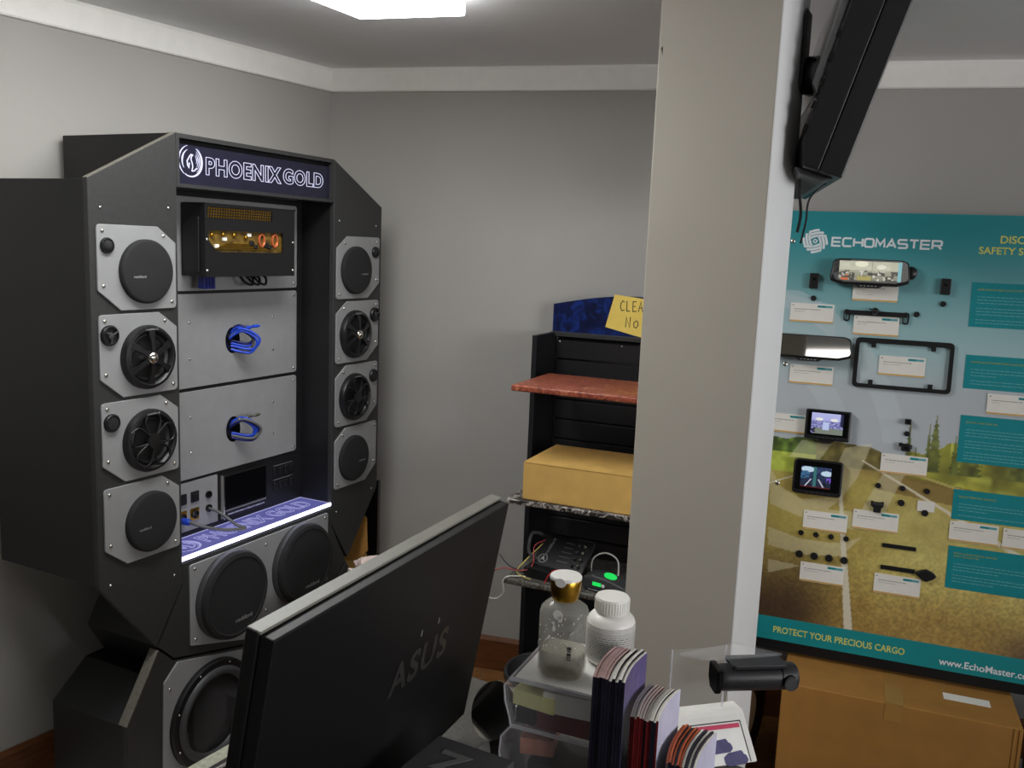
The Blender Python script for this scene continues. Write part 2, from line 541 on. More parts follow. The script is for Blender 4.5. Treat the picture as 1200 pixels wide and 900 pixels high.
put('trim_left', MB().prism(crown, -3.6, 0.0, axis='x').mesh('trim_left'), M['trim'], kind='structure', loc=COR, rot=(0, 0, ROT_L))
bprof = [(0, 0), (-0.014, 0), (-0.014, 0.125), (-0.006, 0.14), (0, 0.14)]
put('baseboard_back', MB().prism(bprof, 0.0, 4.2, axis='x').mesh('baseboard_back'), M['basew'], kind='structure', loc=COR, rot=(0, 0, ROT_B))
put('baseboard_left', MB().prism(bprof, -3.6, 0.0, axis='x').mesh('baseboard_left'), M['basew'], kind='structure', loc=COR, rot=(0, 0, ROT_L))

# square column, grey with one white face
colm = empty('column', (0.53, 1.95, 0), 118, kind='structure')
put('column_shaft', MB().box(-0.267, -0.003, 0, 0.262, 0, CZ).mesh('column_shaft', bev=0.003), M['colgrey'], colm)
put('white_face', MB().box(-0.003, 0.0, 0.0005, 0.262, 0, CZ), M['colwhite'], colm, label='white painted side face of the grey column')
put('nick', MB().prism([(-0.2615, 2.15), (-0.257, 2.155), (-0.2565, 2.135)], -0.0006, 0.0), M['ink'], colm, label='small dark nick in the paint')
# ceiling lamp
lampo = empty('ceiling_lamp', (-0.311, 2.543, CZ), 105.8, label='bright rectangular white ceiling panel lamp near the back wall', cat='lamp')
LW = 0.306
sk = math.tan(R(12))            # the long sides run a little askew of the end
quad = lambda x0, x1, y0, y1: [(x0 + y0 * sk, y0), (x1 + y0 * sk, y0), (x1 + y1 * sk, y1), (x0 + y1 * sk, y1)]
put('housing', MB().prism(quad(-LW / 2 - .004, LW / 2 + .004, -1.2, .004), -.010, 0, axis='z').mesh('housing', bev=.001), M['whitepl'], lampo)
put('diffuser', MB().prism(quad(-LW / 2, LW / 2, -1.196, 0), -.057, -.010, axis='z').mesh('diffuser', bev=.004), M['lamp'], lampo, label='glowing diffuser')

#@@DISPLAY
# ------------------------------------------------------------------ car audio display tower
D = empty('audio_display', (-0.932, 2.48, 0), 26.3, label='tall black car audio display tower with grey speaker panels and a glowing sign', cat='display')
W = 0.686; UC = W / 2
lw_pts = [(-0.28, 0.776), (-0.28, 1.829), (0.0, 1.972), (0.0, 0.72), (-0.0, 0.70), (-0.10, 0.545)]


def mir(pts): return [(W - x, z) for x, z in pts]


# wing fronts; light on the left top edge is painted as a pale strip
for pts, nm in ((lw_pts, 'wing_front'), (mir(lw_pts), 'wing_front')):
    put(nm, MB().prism(pts, 0.0, 0.018).mesh(nm, bev=0.0012, seg=1), M['baffle'], D)
put('chamfer_edge', MB().prism([(-0.2795, 1.8295), (-0.001, 1.9718), (-0.001, 1.9732), (-0.2795, 1.8309)], 0.0005, 0.0175), M['edge'], D, label='pale top edge of the left wing plate, its light painted in')
put('side_box', MB().prism([(-0.278, 0.778), (-0.278, 1.827), (-0.012, 1.827), (-0.012, 0.778)], 0.018, 0.40).mesh('side_box', bev=0.001, seg=1), M['black'], D)
put('side_box', MB().prism(mir([(-0.278, 0.778), (-0.278, 1.827), (-0.012, 1.827), (-0.012, 0.778)]), 0.018, 0.30).mesh('side_box', bev=0.001, seg=1), M['black'], D)
# inner cheeks of the recess
put('inner_cheek', MB().box(-0.012, 0.0, 0.018, 0.40, 0.70, 1.829), M['black'], D)
put('inner_cheek', MB().box(W, W + 0.012, 0.018, 0.30, 0.70, 1.829), M['black'], D)
# top box holding the sign
put('top_box', MB().prism([(0.0, 0.035), (W, 0.035), (W, 0.355), (0.0, 0.452)], 1.829, 1.972, axis='z').mesh('top_box', bev=0.001, seg=1), M['black'], D)
fr = MB()
fr.box(0.0, W, 0.0, 0.035, 1.829, 1.839); fr.box(0.0, W, 0.0, 0.035, 1.960, 1.972)
fr.box(0.0, 0.012, 0.0, 0.035, 1.839, 1.960); fr.box(W - 0.012, W, 0.0, 0.035, 1.839, 1.960)
put('sign_frame', fr.mesh('sign_frame'), M['baffle'], D)
sg = put('sign_panel', MB().box(0.012, W - 0.012, 0.012, 0.0345, 1.8395, 1.946), M['navy'], D, label='dark acrylic sign panel with glowing outlined lettering')
put('lettering', text_mesh('PHOENIX', 0.118, 0.434, 1.870, 1.921, 0.0112, bold=0.036, outline=0.013, space=1.12), M['sign'], sg, label='glowing outlined letters')
put('lettering', text_mesh('GOLD', 0.442, 0.640, 1.872, 1.921, 0.0112, bold=0.036, outline=0.013, space=1.12), M['sign'], sg, label='glowing outlined letters')
em = MB()
cx, cz, er = 0.063, 1.903, 0.043


def arc(cx, cz, r, a0, a1, n=14, sx=1.0):
    return [(cx + sx * r * math.cos(R(a0 + (a1 - a0) * i / n)), cz + r * math.sin(R(a0 + (a1 - a0) * i / n))) for i in range(n + 1)]


def taper(n, a, b, c):
    return [a + (b - a) * (i / (n / 2)) if i <= n / 2 else b + (c - b) * ((i - n / 2) / (n / 2)) for i in range(n + 1)]


def emblem(mb, cx, cz, s, y):
    k = s
    mb.ribbon(arc(cx, cz, 1.0 * k, 105, 235), taper(14, .02 * k, .12 * k, .04 * k), y)
    mb.ribbon(arc(cx, cz, .97 * k, 238, 418), taper(14, .05 * k, .15 * k, .03 * k), y)
    mb.ribbon(arc(cx + .06 * k, cz, .78 * k, 115, 215), taper(14, .02 * k, .14 * k, .03 * k), y)
    for q, (a0, a1) in enumerate(((60, -55), (52, -45), (46, -35), (40, -20))):
        mb.ribbon(arc(cx - .02 * k, cz + .05 * k, (.88 - .12 * q) * k, a0, a1), taper(14, .015 * k, .06 * k, .02 * k), y)
    body = [(-.22, -.25), (-.32, -.02), (-.22, .12), (-.1, .3), (.02, .42), (.16, .4), (.05, .28), (.02, .1), (.12, -.1), (.16, -.35), (.08, -.62)]
    mb.ribbon([(cx + a * k, cz + b * k) for a, b in body], .085 * k, y)
    mb.ribbon([(cx + a * k, cz + b * k) for a, b in [(.08, -.62), (.3, -.58), (.5, -.4)]], .08 * k, y)
    mb.ribbon([(cx + a * k, cz + b * k) for a, b in [(-.1, .3), (-.3, -.02), (-.28, -.28), (-.16, -.42), (-.1, -.1)]], .07 * k, y)


emblem(em, cx, cz, er, 0.0118)
put('emblem', em, M['sign'], sg, label='glowing round bird emblem')


# ---- wing speaker panels
def speaker_body(kind):
    """returns list of (name, mesh, material) for a 165 mm speaker centred on the origin, facing -y."""
    out = []
    if kind == 'grille':
        out.append(('grille', MB().lathe([(0.084, 0), (0.084, 0.010), (0.081, 0.014), (0.076, 0.0152), (0.04, 0.0157), (0.0, 0.016)], n=40).mesh('grille', smooth=40), M['cloth']))
        out.append(('grille_badge', text_mesh('rockford', -0.05, -0.012, -0.016, -0.009, -0.0168), M['silverp']))
    else:
        rim = MB().lathe([(0.086, 0), (0.086, 0.010), (0.082, 0.018), (0.074, 0.020), (0.069, 0.016), (0.066, 0.004)], n=40)
        out.append(('rim', rim.mesh('rim', smooth=40), M['plastic']))
        out.append(('cone', MB().lathe([(0.068, 0.006), (0.064, 0.012), (0.058, 0.012), (0.053, 0.004), (0.03, -0.0), (0.0, 0.001)][::-1], n=36).mesh('cone', smooth=60), M['cone']))
        sp = MB()
        ns = 6 if kind == 'spoke' else 5
        for i in range(ns):
            a = 2 * math.pi * i / ns + (0.5 if kind == 'spoke' else 0.95)
            if kind == 'spoke':
                d = Vector((math.cos(a), 0, math.sin(a))); q = Vector((-math.sin(a), 0, math.cos(a)))
                vs = []
                for r, wd, yy in ((0.016, 0.012, 0.026), (0.045, 0.011, 0.023), (0.083, 0.026, 0.016)):
                    c = d * r
                    vs += [c + q * wd / 2 + Vector((0, -yy, 0)), c - q * wd / 2 + Vector((0, -yy, 0)), c - q * wd / 2 + Vector((0, -yy + .006, 0)), c + q * wd / 2 + Vector((0, -yy + .006, 0))]
                fs = []
                for k in (0, 4):
                    for j in range(4): fs.append((k + j, k + (j + 1) % 4, k + 4 + (j + 1) % 4, k + 4 + j))
                sp.add(vs, fs)
            else:
                for sgn in (-1, 1):
                    pts = []
                    for r, da in ((0.018, 0.0), (0.034, 0.10), (0.052, 0.16), (0.066, 0.26), (0.079, 0.52)):
                        t = a + sgn * da
                        pts.append((r * math.cos(t), -0.021 + 0.003 * (r / 0.08), r * math.sin(t)))
                    sp.tube(spline(pts, 4), 0.0028, 6)
        if kind == 'swirl':
            sp.lathe([(0.02, 0.016), (0.02, 0.024), (0.0, 0.025)], n=20)
        out.append(('spokes', sp.mesh('spokes', smooth=40), M['plastic']))
        if kind == 'spoke':
            out.append(('phase_plug', MB().lathe([(0.018, 0.0), (0.018, 0.022), (0.014, 0.03), (0.006, 0.034), (0.0, 0.035)], n=20).mesh('phase_plug', smooth=60), M['chrome']))
        out.append(('rim_badge', text_mesh('rockford', -0.02, 0.02, 0.073, 0.079, -0.0213), M['silverp']))
    return out


def tweeter_body(kind):
    out = [('tweeter_ring', MB().lathe([(0.0215, 0), (0.0215, 0.005), (0.019, 0.008), (0.0165, 0.008), (0.0155, 0.004), (0.0, 0.004)], n=24).mesh('tweeter_ring', smooth=40), M['plastic'])]
    if kind == 'dome':
        out.append(('tweeter_dome', MB().lathe([(0.0155, 0.004), (0.014, 0.008), (0.008, 0.0115), (0.0, 0.0125)], n=20).mesh('tweeter_dome', smooth=60), M['cloth']))
    elif kind == 'open':
        t = MB().lathe([(0.007, 0.004), (0.0065, 0.008), (0.0, 0.0095)], n=14)
        for i in range(3):
            a = 2 * math.pi * i / 3 + .5
            t.tube([(0.005 * math.cos(a), -0.0085, 0.005 * math.sin(a)), (0.016 * math.cos(a), -0.008, 0.016 * math.sin(a))], 0.0018, 5)
        out.append(('tweeter_dome', t.mesh('tweeter_dome', smooth=50), M['rubber']))
    else:
        out.append(('tweeter_dome', MB().lathe([(0.0155, 0.004), (0.0145, 0.0075), (0.0, 0.0085)], n=20).mesh('tweeter_dome', smooth=60), M['cloth']))
    return out


SPK = {k: speaker_body(k) for k in ('grille', 'spoke', 'swirl')}
TWT = {k: tweeter_body(k) for k in ('dome', 'open', 'flat')}
PH = 0.218
rows = [('grille', 'dome'), ('spoke', 'open'), ('swirl', 'flat'), ('grille', None)]
for side in (0, 1):
    for i, (sk, tk) in enumerate(rows):
        zt = 1.719 - 0.2268 * i; zb = zt - PH
        x0, x1 = -0.262, -0.012
        pts = rpoly([(x0, zt), (x1 - 0.06, zt), (x1, zt - 0.042), (x1, zb), (x0 + 0.068, zb), (x0, zb + 0.052)], [.012, .004, .006, .012, .004, .006], 3)
        X = (lambda x: x) if side == 0 else (lambda x: W - x)
        p = put('speaker_panel', MB().prism([(X(a), b) for a, b in pts], -0.006, 0.0).mesh('speaker_panel', bev=0.0015, seg=2), M['grey'], D)
        for sx, sz in ((x0 + .016, zt - .016), (x1 - .042, zt - .024), (x1 - .016, zb + .018), (x0 + .016, zb + .064)):
            screw(p, X(sx), -0.006, sz)
        cx = -0.116
        for nm, me, mt_ in SPK[sk]:
            o = put(nm, me, mt_, p, loc=(X(cx), -0.006, zt - 0.118))
            if side == 1 and nm == 'grille_badge':
                o.location.x += 0.066
        if tk:
            for nm, me, mt_ in TWT[tk]:
                put(nm, me, mt_, p, loc=(X(-0.234), -0.006, zt - 0.053)).scale = [{'dome': .95, 'open': 1.25, 'flat': 1.12}[tk]] * 3
for sx, sz in ((-0.245, 1.76), (-0.03, 1.77), (-0.245, 0.745 + .05), (-0.03, 0.755)):
    for q in (sx, W - sx):
        if sz < 1: sz2 = sz - .02
        else: sz2 = sz
        screw(D, q, 0.0, sz2, 0.8)

# ---- recess back with three grey panels
put('recess_back', MB().box(0.0, W, 0.137, 0.155, 0.70, 1.829), M['black'], D)
pan = []
for z0, z1 in ((1.535, 1.813), (1.241, 1.526), (0.958, 1.230)):
    p = put('equipment_panel', MB().prism(rrect(0.034, 0.652, z0, z1, 0.012), 0.131, 0.137).mesh('equipment_panel', bev=0.0015), M['grey'], D)
    for sx in (0.05, 0.636):
        for sz in (z0 + 0.016, z1 - 0.016): screw(p, sx, 0.131, sz)
    pan.append(p)
for p, zc in ((pan[1], 1.385), (pan[2], 1.095)):
    for sx in (0.163, 0.53):
        for dz in (-0.055, 0.055): screw(p, sx, 0.131, zc + dz, 0.8)
    put('cable_hole', MB().prism(circ(0.343, zc - 0.01, 0.042, 24, 0.75), 0.1303, 0.1312), M['gloss'], p, label='dark oval cable opening')
    rnd = random.Random(int(zc * 1000))
    for k in range(5):
        a = rnd.uniform(-0.02, 0.02); l = rnd.uniform(0.03, 0.05); d = rnd.uniform(0.05, 0.08)
        pts = [(0.335 + a * .5, 0.135, zc + 0.008 + a), (0.345, 0.131 - d * .6, zc + 0.03 + a * .6), (0.345 + l, 0.131 - d, zc + a * .5), (0.36 + l * .4, 0.131 - d * .7, zc - 0.035 + a), (0.335, 0.135, zc - 0.025 + a)]
        put('cable_loop', MB().tube(spline(pts, 6), 0.0042, 7).mesh('cable_loop', smooth=60), M['greycable'] if k == 2 else M['darkblue'] if k == 4 else M['blue'], p, label='grey cable loop among the blue ones' if k == 2 else None)
    for k in range(3):
        pl = MB().lathe([(0.004, 0), (0.0055, 0.004), (0.0055, 0.022), (0.0035, 0.024), (0.0035, 0.03)], n=10, o=(0, 0, 0), ax=(Vector((0, .8, .6)), Vector((0, -.6, .8)), Vector((1, 0, 0))))
        put('plug', pl.mesh('plug', smooth=40), M['chrome'] if zc < 1.2 else M['blue'], p, loc=(0.335 + 0.02 * k, 0.10 - 0.012 * k, zc + 0.028 + 0.004 * k))

# ---- amplifier with a window
A0, A1, AZ0, AZ1 = 0.135, 0.525, 1.582, 1.795
AY = 0.035
amp = put('amplifier', MB().box(A0, A1, AY + 0.012, 0.1308, AZ0, AZ1).mesh('amplifier', bev=0.003), M['plastic'], D, label='black amplifier with a clear window showing copper coils and gold circuitry')
# front plate with window and vent openings, built as strips
fp = MB()
wx0, wx1, wz0, wz1 = 0.150, 0.470, 1.655, 1.718
vx0, vx1, vz0, vz1 = 0.145, 0.42, 1.752, 1.785
fp.box(A0, A1, AY, AY + .004, AZ0, wz0); fp.box(A0, A1, AY, AY + .004, wz1, vz0)
fp.box(A0, wx0, AY, AY + .004, wz0, wz1); fp.box(wx1, A1, AY, AY + .004, wz0, wz1)
fp.box(A0, vx0, AY, AY + .004, vz0, vz1); fp.box(vx1, A1, AY, AY + .004, vz0, vz1); fp.box(A0, A1, AY, AY + .004, vz1, AZ1)
fp.prism([(wx0, wz0), (wx0 + .035, wz0), (wx0, wz0 + .032)], AY, AY + .004)
fp.box(A0, A0 + .012, AY + .004, AY + .012, AZ0, AZ1); fp.box(A1 - .012, A1, AY + .004, AY + .012, AZ0, AZ1)
put('face_plate', fp, M['plastic'], amp)
put('circuit_board', MB().box(A0 + .012, A1 - .012, AY + .0112, AY + .012, wz0 - .01, wz1 + .01), M['pcb'], amp, label='gold circuit board behind the window')
for k in range(5):
    put('board_bar', MB().box(wx0 + .03 + .012 * k, wx1 - .05 - .02 * k, AY + .006, AY + .0112, wz0 + .008 + k * .004, wz0 + .010 + k * .004), M['gold'], amp)
for cxx in (0.380, 0.440):
    tor = [(cxx + 0.012 * math.cos(t), AY + 0.008, 1.693 + 0.019 * math.sin(t)) for t in [2 * math.pi * i / 20 for i in range(20)]]
    put('copper_coil', MB().tube(tor, 0.0038, 6, closed=True).mesh('copper_coil', smooth=60), M['copper'], amp, label='copper wound ring coil')
for cxx, czz, r in ((0.335, 1.682, .009), (0.352, 1.672, .008), (0.40, 1.678, .009), (0.415, 1.672, .008), (0.31, 1.70, .006), (0.26, 1.705, .006), (0.215, 1.705, .006), (0.17, 1.703, .006)):
    put('capacitor', MB().lathe([(r, 0), (r, .007), (r * .8, .008), (0, .008)], o=(cxx, AY + .0115, czz), n=12).mesh('capacitor', smooth=40), M['plastic'] if r > .007 else M['gold'], amp)
for a, b in ((0.325, 1.708), (0.222, 1.693), (0.19, 1.672)):
    put('chip', MB().box(a - .008, a + .008, AY + .007, AY + .0112, b - .005, b + .005), M['whitepl'], amp)
vt = MB()
for rr in range(4):
    for k in range(26):
        xx = vx0 + (vx1 - vx0) * (k + .5 + .3 * rr / 4) / 26.5; zz = vz0 + .002 + rr * .008
        vt.box(xx - .0032, xx + .0018, AY + .001, AY + .004, zz, zz + .0052)
put('vent_grid', vt, M['gold'], amp, kind='stuff', label='gold perforated vent strip')
put('vent_back', MB().box(vx0, vx1, AY + .004, AY + .005, vz0, vz1), M['plastic'], amp)
sd = MB()
sd.prism(rpoly([(AY + .02, AZ0 + .01), (0.1, AZ0 + .01), (0.115, AZ0 + .02), (0.115, AZ1 - .06), (0.085, AZ1 - .04), (AY + .02, AZ1 - .04)], .004, 2), A0 - 0.006, A0, axis='x')
put('end_plate', sd.mesh('end_plate', bev=.0015), M['plastic'], amp)
for zz in (1.60, 1.69):
    screw(amp, A0 + .008, AY, zz)
    screw(amp, A1 - .008, AY, zz)
pp = MB()
for k in range(4): pp.box(0.155 + .012 * k, 0.164 + .012 * k, 0.06, 0.085, 1.545, AZ0)
put('power_plug', pp.mesh('power_plug', bev=.001), M['darkblue'], amp, label='blue power plug')
for k in range(3):
    x_ = 0.33 + .03 * k
    put('cable_loop', MB().tube(spline([(x_, .09, AZ0 + .002), (x_ + .005, .07, AZ0 - .02), (x_ + .03, .065, AZ0 - .028), (x_ + .05, .08, AZ0 - .01), (x_ + .052, .1, AZ0 + .002)], 5), .004, 6).mesh('cable_loop', smooth=60), M['plastic'], amp)

# ---- control strip at the foot of the recess
cp = put('control_plate', MB().box(0.034, 0.272, 0.131, 0.137, 0.795, 0.948), M['grey'], D)
for x_ in (0.075, 0.125, 0.175):
    put('toggle_switch', MB().box(x_ - .016, x_ + .016, 0.126, 0.131, 0.882, 0.916).box(x_ - .009, x_ + .009, 0.122, 0.126, 0.890, 0.908).mesh('toggle_switch', bev=.002), M['plastic'], cp)
    j = put('socket', MB().lathe([(0.0135, 0), (0.0135, .006), (0.010, .008), (0.0085, .004), (0, .004)], o=(x_, .131, .842), n=18).mesh('socket', smooth=40), M['plastic'], cp)
    if x_ > .05: put('socket_plate', MB().prism(rrect(x_ - .018, x_ + .018, .824, .862, .004), .1295, .131), M['gold'], cp, label='brass coloured socket plate')
for z_ in (.892, .848):
    put('jack', MB().lathe([(0.012, 0), (0.012, .006), (0.008, .007), (0.007, .002), (0, .002)], o=(0.232, .131, z_), n=18).mesh('jack', smooth=40), M['gloss'], cp)
put('blue_plug', MB().lathe([(0.009, 0), (0.011, .015), (0.010, .03), (.005, .036)], o=(0.118, .125, .836), n=16).mesh('blue_plug', smooth=40), M['blue'], cp, label='fat blue plug')
put('loose_cable', MB().tube(spline([(0.232, .129, .848), (0.243, .09, .835), (0.262, .04, .80), (0.268, .012, .795), (0.245, .008, .797), (0.19, .03, .806), (0.135, .06, .826), (0.118, .085, .836), (0.118, .10, .836)], 8), .0048, 8).mesh('loose_cable', smooth=60), M['greycable'], cp, label='dark grey cable bent down onto the lit shelf')
hd = put('car_stereo', MB().box(0.285, 0.485, 0.117, 0.137, 0.800, 0.942).mesh('car_stereo', bev=.002), M['plastic'], D, label='black touchscreen car stereo in the recess')
put('screen', MB().box(0.29, 0.48, 0.1155, 0.117, 0.822, 0.938).mesh('screen', bev=.0006), M['gloss'], hd)
put('button_bar', MB().box(0.30, 0.47, 0.115, 0.117, 0.809, 0.814), M['steel'], hd)
put('side_rail', MB().box(0.280, 0.2845, 0.112, 0.137, 0.798, 0.944), M['steel'], hd)
bme = MB().box(-.009, .009, -.006, 0, -.0135, .0135).mesh('push_button', bev=.002, seg=1); bme.materials.append(M['plastic'])
for r_ in range(2):
    for k in range(4):
        put('push_button', bme, None, D, loc=(0.549 + .028 * k, 0.137, .8485 + .05 * r_))
    put('button_line', MB().box(.54, .64, .1362, .137, .869 + .05 * r_, .8705 + .05 * r_), M['greyt'], D)
# ---- lit acrylic shelf
sh = put('lit_shelf', MB().box(0.0, W, 0.006, 0.137, 0.760, 0.774), M['black'], D)
put('lit_film', MB().box(0.004, W - .004, 0.008, 0.135, 0.774, 0.7765), M['ledfilm'], sh, label='blue lit top of the shelf')
put('led_strip', MB().box(0.0, W, 0.0, 0.006, 0.766, 0.7768), M['led'], sh, label='glowing white front edge')
put('led_line', MB().box(0.004, W - .004, 0.133, 0.136, 0.7766, 0.7773).box(W - .006, W - .004, .008, .133, 0.7766, 0.7773), M['ledback'], sh)
tm = text_mesh('PHOENIX GOLD', 0.145, 0.64, 0.0, 0.07, 0.0, bold=0.012, outline=0.016)
n_ = len(tm.vertices); co = np.zeros(n_ * 3); tm.vertices.foreach_get('co', co); co = co.reshape(-1, 3)
co = np.stack([co[:, 0], 0.040 + co[:, 2], 0.777 + co[:, 1] * .4], 1); tm.vertices.foreach_set('co', co.astype(np.float32).ravel()); tm.update()
put('lettering', tm, M['ledline'], sh, label='pale outlined letters lying on the lit shelf')
em = MB(); emblem(em, 0.075, 0.075, 0.05, 0.0)
em.v = [(a, c, 0.777 - b) for a, b, c in em.v]
put('emblem', em, M['ledline'], sh)
# ---- subwoofer section
subpts = [(-0.012, 0.700), (-0.012, 0.758), (W + .012, 0.758), (W + .012, 0.700), (W + .095, 0.535), (UC, 0.392), (-0.095, 0.535)]
put('sub_front', MB().prism([(0.0, 0.695), (0.0, 0.759), (W, 0.759), (W, 0.695), (W + .088, 0.538), (W + .035, .485), (UC, 0.393), (-.035, .485), (-0.088, 0.538)], 0.0, 0.018), M['baffle'], D)
put('sub_box', MB().prism([(0.0, 0.695), (0.0, 0.759), (W, 0.759), (W, 0.695), (W + .088, 0.538), (W + .03, .44), (-.03, .44), (-0.088, 0.538)], 0.018, 0.30), M['black'], D)
sp = put('subwoofer_panel', MB().prism(rpoly([(0.023, 0.748), (W - .023, 0.748), (W - .023, 0.50), (UC, 0.405), (0.023, 0.50)], [.01, .01, .004, .004, .004], 3), -0.006, 0.0).mesh('subwoofer_panel', bev=.0015), M['grey'], D)
for a, b in ((0.04, .733), (UC, .722), (W - .04, .733), (0.04, .515), (UC, .50), (W - .04, .515)): screw(sp, a, -.006, b)
for sx in (UC - .165, UC + .165):
    put('subwoofer_grille', MB().lathe([(0.137, 0), (0.137, .026), (0.133, .036), (0.122, .040), (0.118, .037), (0.0, .037)], o=(sx, -.006, .612), n=48).mesh('subwoofer_grille', smooth=35), M['cloth'], sp)
    put('grille_ring', MB().lathe([(0.1375, .002), (0.1385, .004), (0.1385, .020), (0.1375, .022)], o=(sx, -.006, .612), n=48).mesh('grille_ring', smooth=35), M['rubber'], sp)
    put('grille_badge', text_mesh('rockford', sx - .01, sx + .06, .527, .540, -.0435), M['silverp'], sp)
# ---- lower cabinet
low = [(-0.092, 0.531), (-0.205, 0.352), (-0.205, 0.0), (W + .205, 0.0), (W + .205, 0.352), (W + .092, 0.531), (W + .037, .477), (UC, .386), (-.037, .477)]
put('lower_front', MB().prism(low, 0.0, 0.018).mesh('lower_front', bev=.0012, seg=1), M['baffle'], D)
put('lit_edge', MB().prism([(-0.0925, 0.531), (-0.2055, 0.352), (-0.2085, 0.353), (-0.096, 0.532)], -0.002, 0.03), M['edge'], D, label='pale slanting edge of the lower cabinet, its light painted in')  # light along the plate's thickness painted as a pale strip
put('lower_cabinet', MB().prism([(-0.088, 0.437), (-0.203, 0.345), (-0.203, 0.0), (W + .203, 0.0), (W + .203, 0.345), (W + .088, 0.437)], 0.018, 0.31), M['black'], D)
lp = put('subwoofer_panel', MB().prism(rpoly([(-.027, .471), (-.079, .426), (-.092, .06), (W + .092, .06), (W + .079, .426), (W + .027, .471), (UC, .379)], [.006, .006, .01, .01, .006, .006, .003], 3), -0.006, 0.0).mesh('subwoofer_panel', bev=.0015), M['grey'], D)
for a, b in ((-.06, .40), (W + .06, .40), (UC, .30), (-.07, .09), (W + .07, .09)): screw(lp, a, -.006, b)
for sx in (UC - .24, UC + .24):
    put('subwoofer_frame', MB().lathe([(0.167, 0), (0.167, .012), (0.163, .016), (0.145, .016), (0.141, .008)], o=(sx, -.006, .255), n=48).mesh('subwoofer_frame', smooth=35), M['plastic'], lp)
    put('surround', MB().lathe([(0.146, .012), (0.143, .022), (0.134, .028), (0.124, .024), (0.118, .010)], o=(sx, -.006, .255), n=48).mesh('surround', smooth=60), M['rubber'], lp)
    put('cone', MB().lathe([(0.0, -.004), (0.06, -.002), (0.119, .012)], o=(sx, -.006, .255), n=48).mesh('cone', smooth=60), M['cone'], lp)
    tri = MB(); tc_ = [(sx - .018, .262), (sx + .014, .262), (sx - .002, .296)]
    for i in range(3): tri.ribbon([tc_[i], tc_[(i + 1) % 3]], .004, -.0085)
    put('cone_emblem', tri, M['silverp'], lp)
    put('cone_badge', text_mesh('rockford', sx - .03, sx + .03, .165, .177, -.013), M['silverp'], lp)
    for k in range(8):
        a = 2 * math.pi * k / 8 + .39
        screw(lp, sx + .155 * math.cos(a), -.022, .255 + .155 * math.sin(a), .7).data = SCREW

#@@BOARD
# ------------------------------------------------------------------ product board leaning at the back wall
B = empty('product_board', (0.895, 2.87, 0.412), 110.2, 8, label='tall teal and golden road-photo product board hung with mirrors and small cards', cat='board')
BX0, BX1, BZ1 = -0.075, 1.06, 1.466
va, vb, vc = VN(1), VN(2), VN(3)


OVERLAY = [[(-0.031, 0.397), (0.082, 0.37), (0.203, 0.374), (0.268, 0.406), (0.207, 0.332), (0.087, 0.319), (-0.025, 0.336)],
           [(-0.021, 0.288), (0.085, 0.281), (-0.017, 0.242)],
           [(-0.044, 0.604), (-0.002, 0.537), (0.07, 0.503), (0.136, 0.518), (0.19, 0.52), (0.153, 0.48), (0.233, 0.483), (0.238, 0.427), (0.131, 0.426), (0.033, 0.455), (-0.032, 0.475)],
           [(0.311, 0.62), (0.375, 0.622), (0.324, 0.482), (0.247, 0.471)],
           [(0.188, 0.689), (0.27, 0.713), (0.236, 0.596), (0.19, 0.52), (0.157, 0.586)],
           [(0.052, 0.702), (0.147, 0.699), (0.112, 0.638), (0.017, 0.641)]]


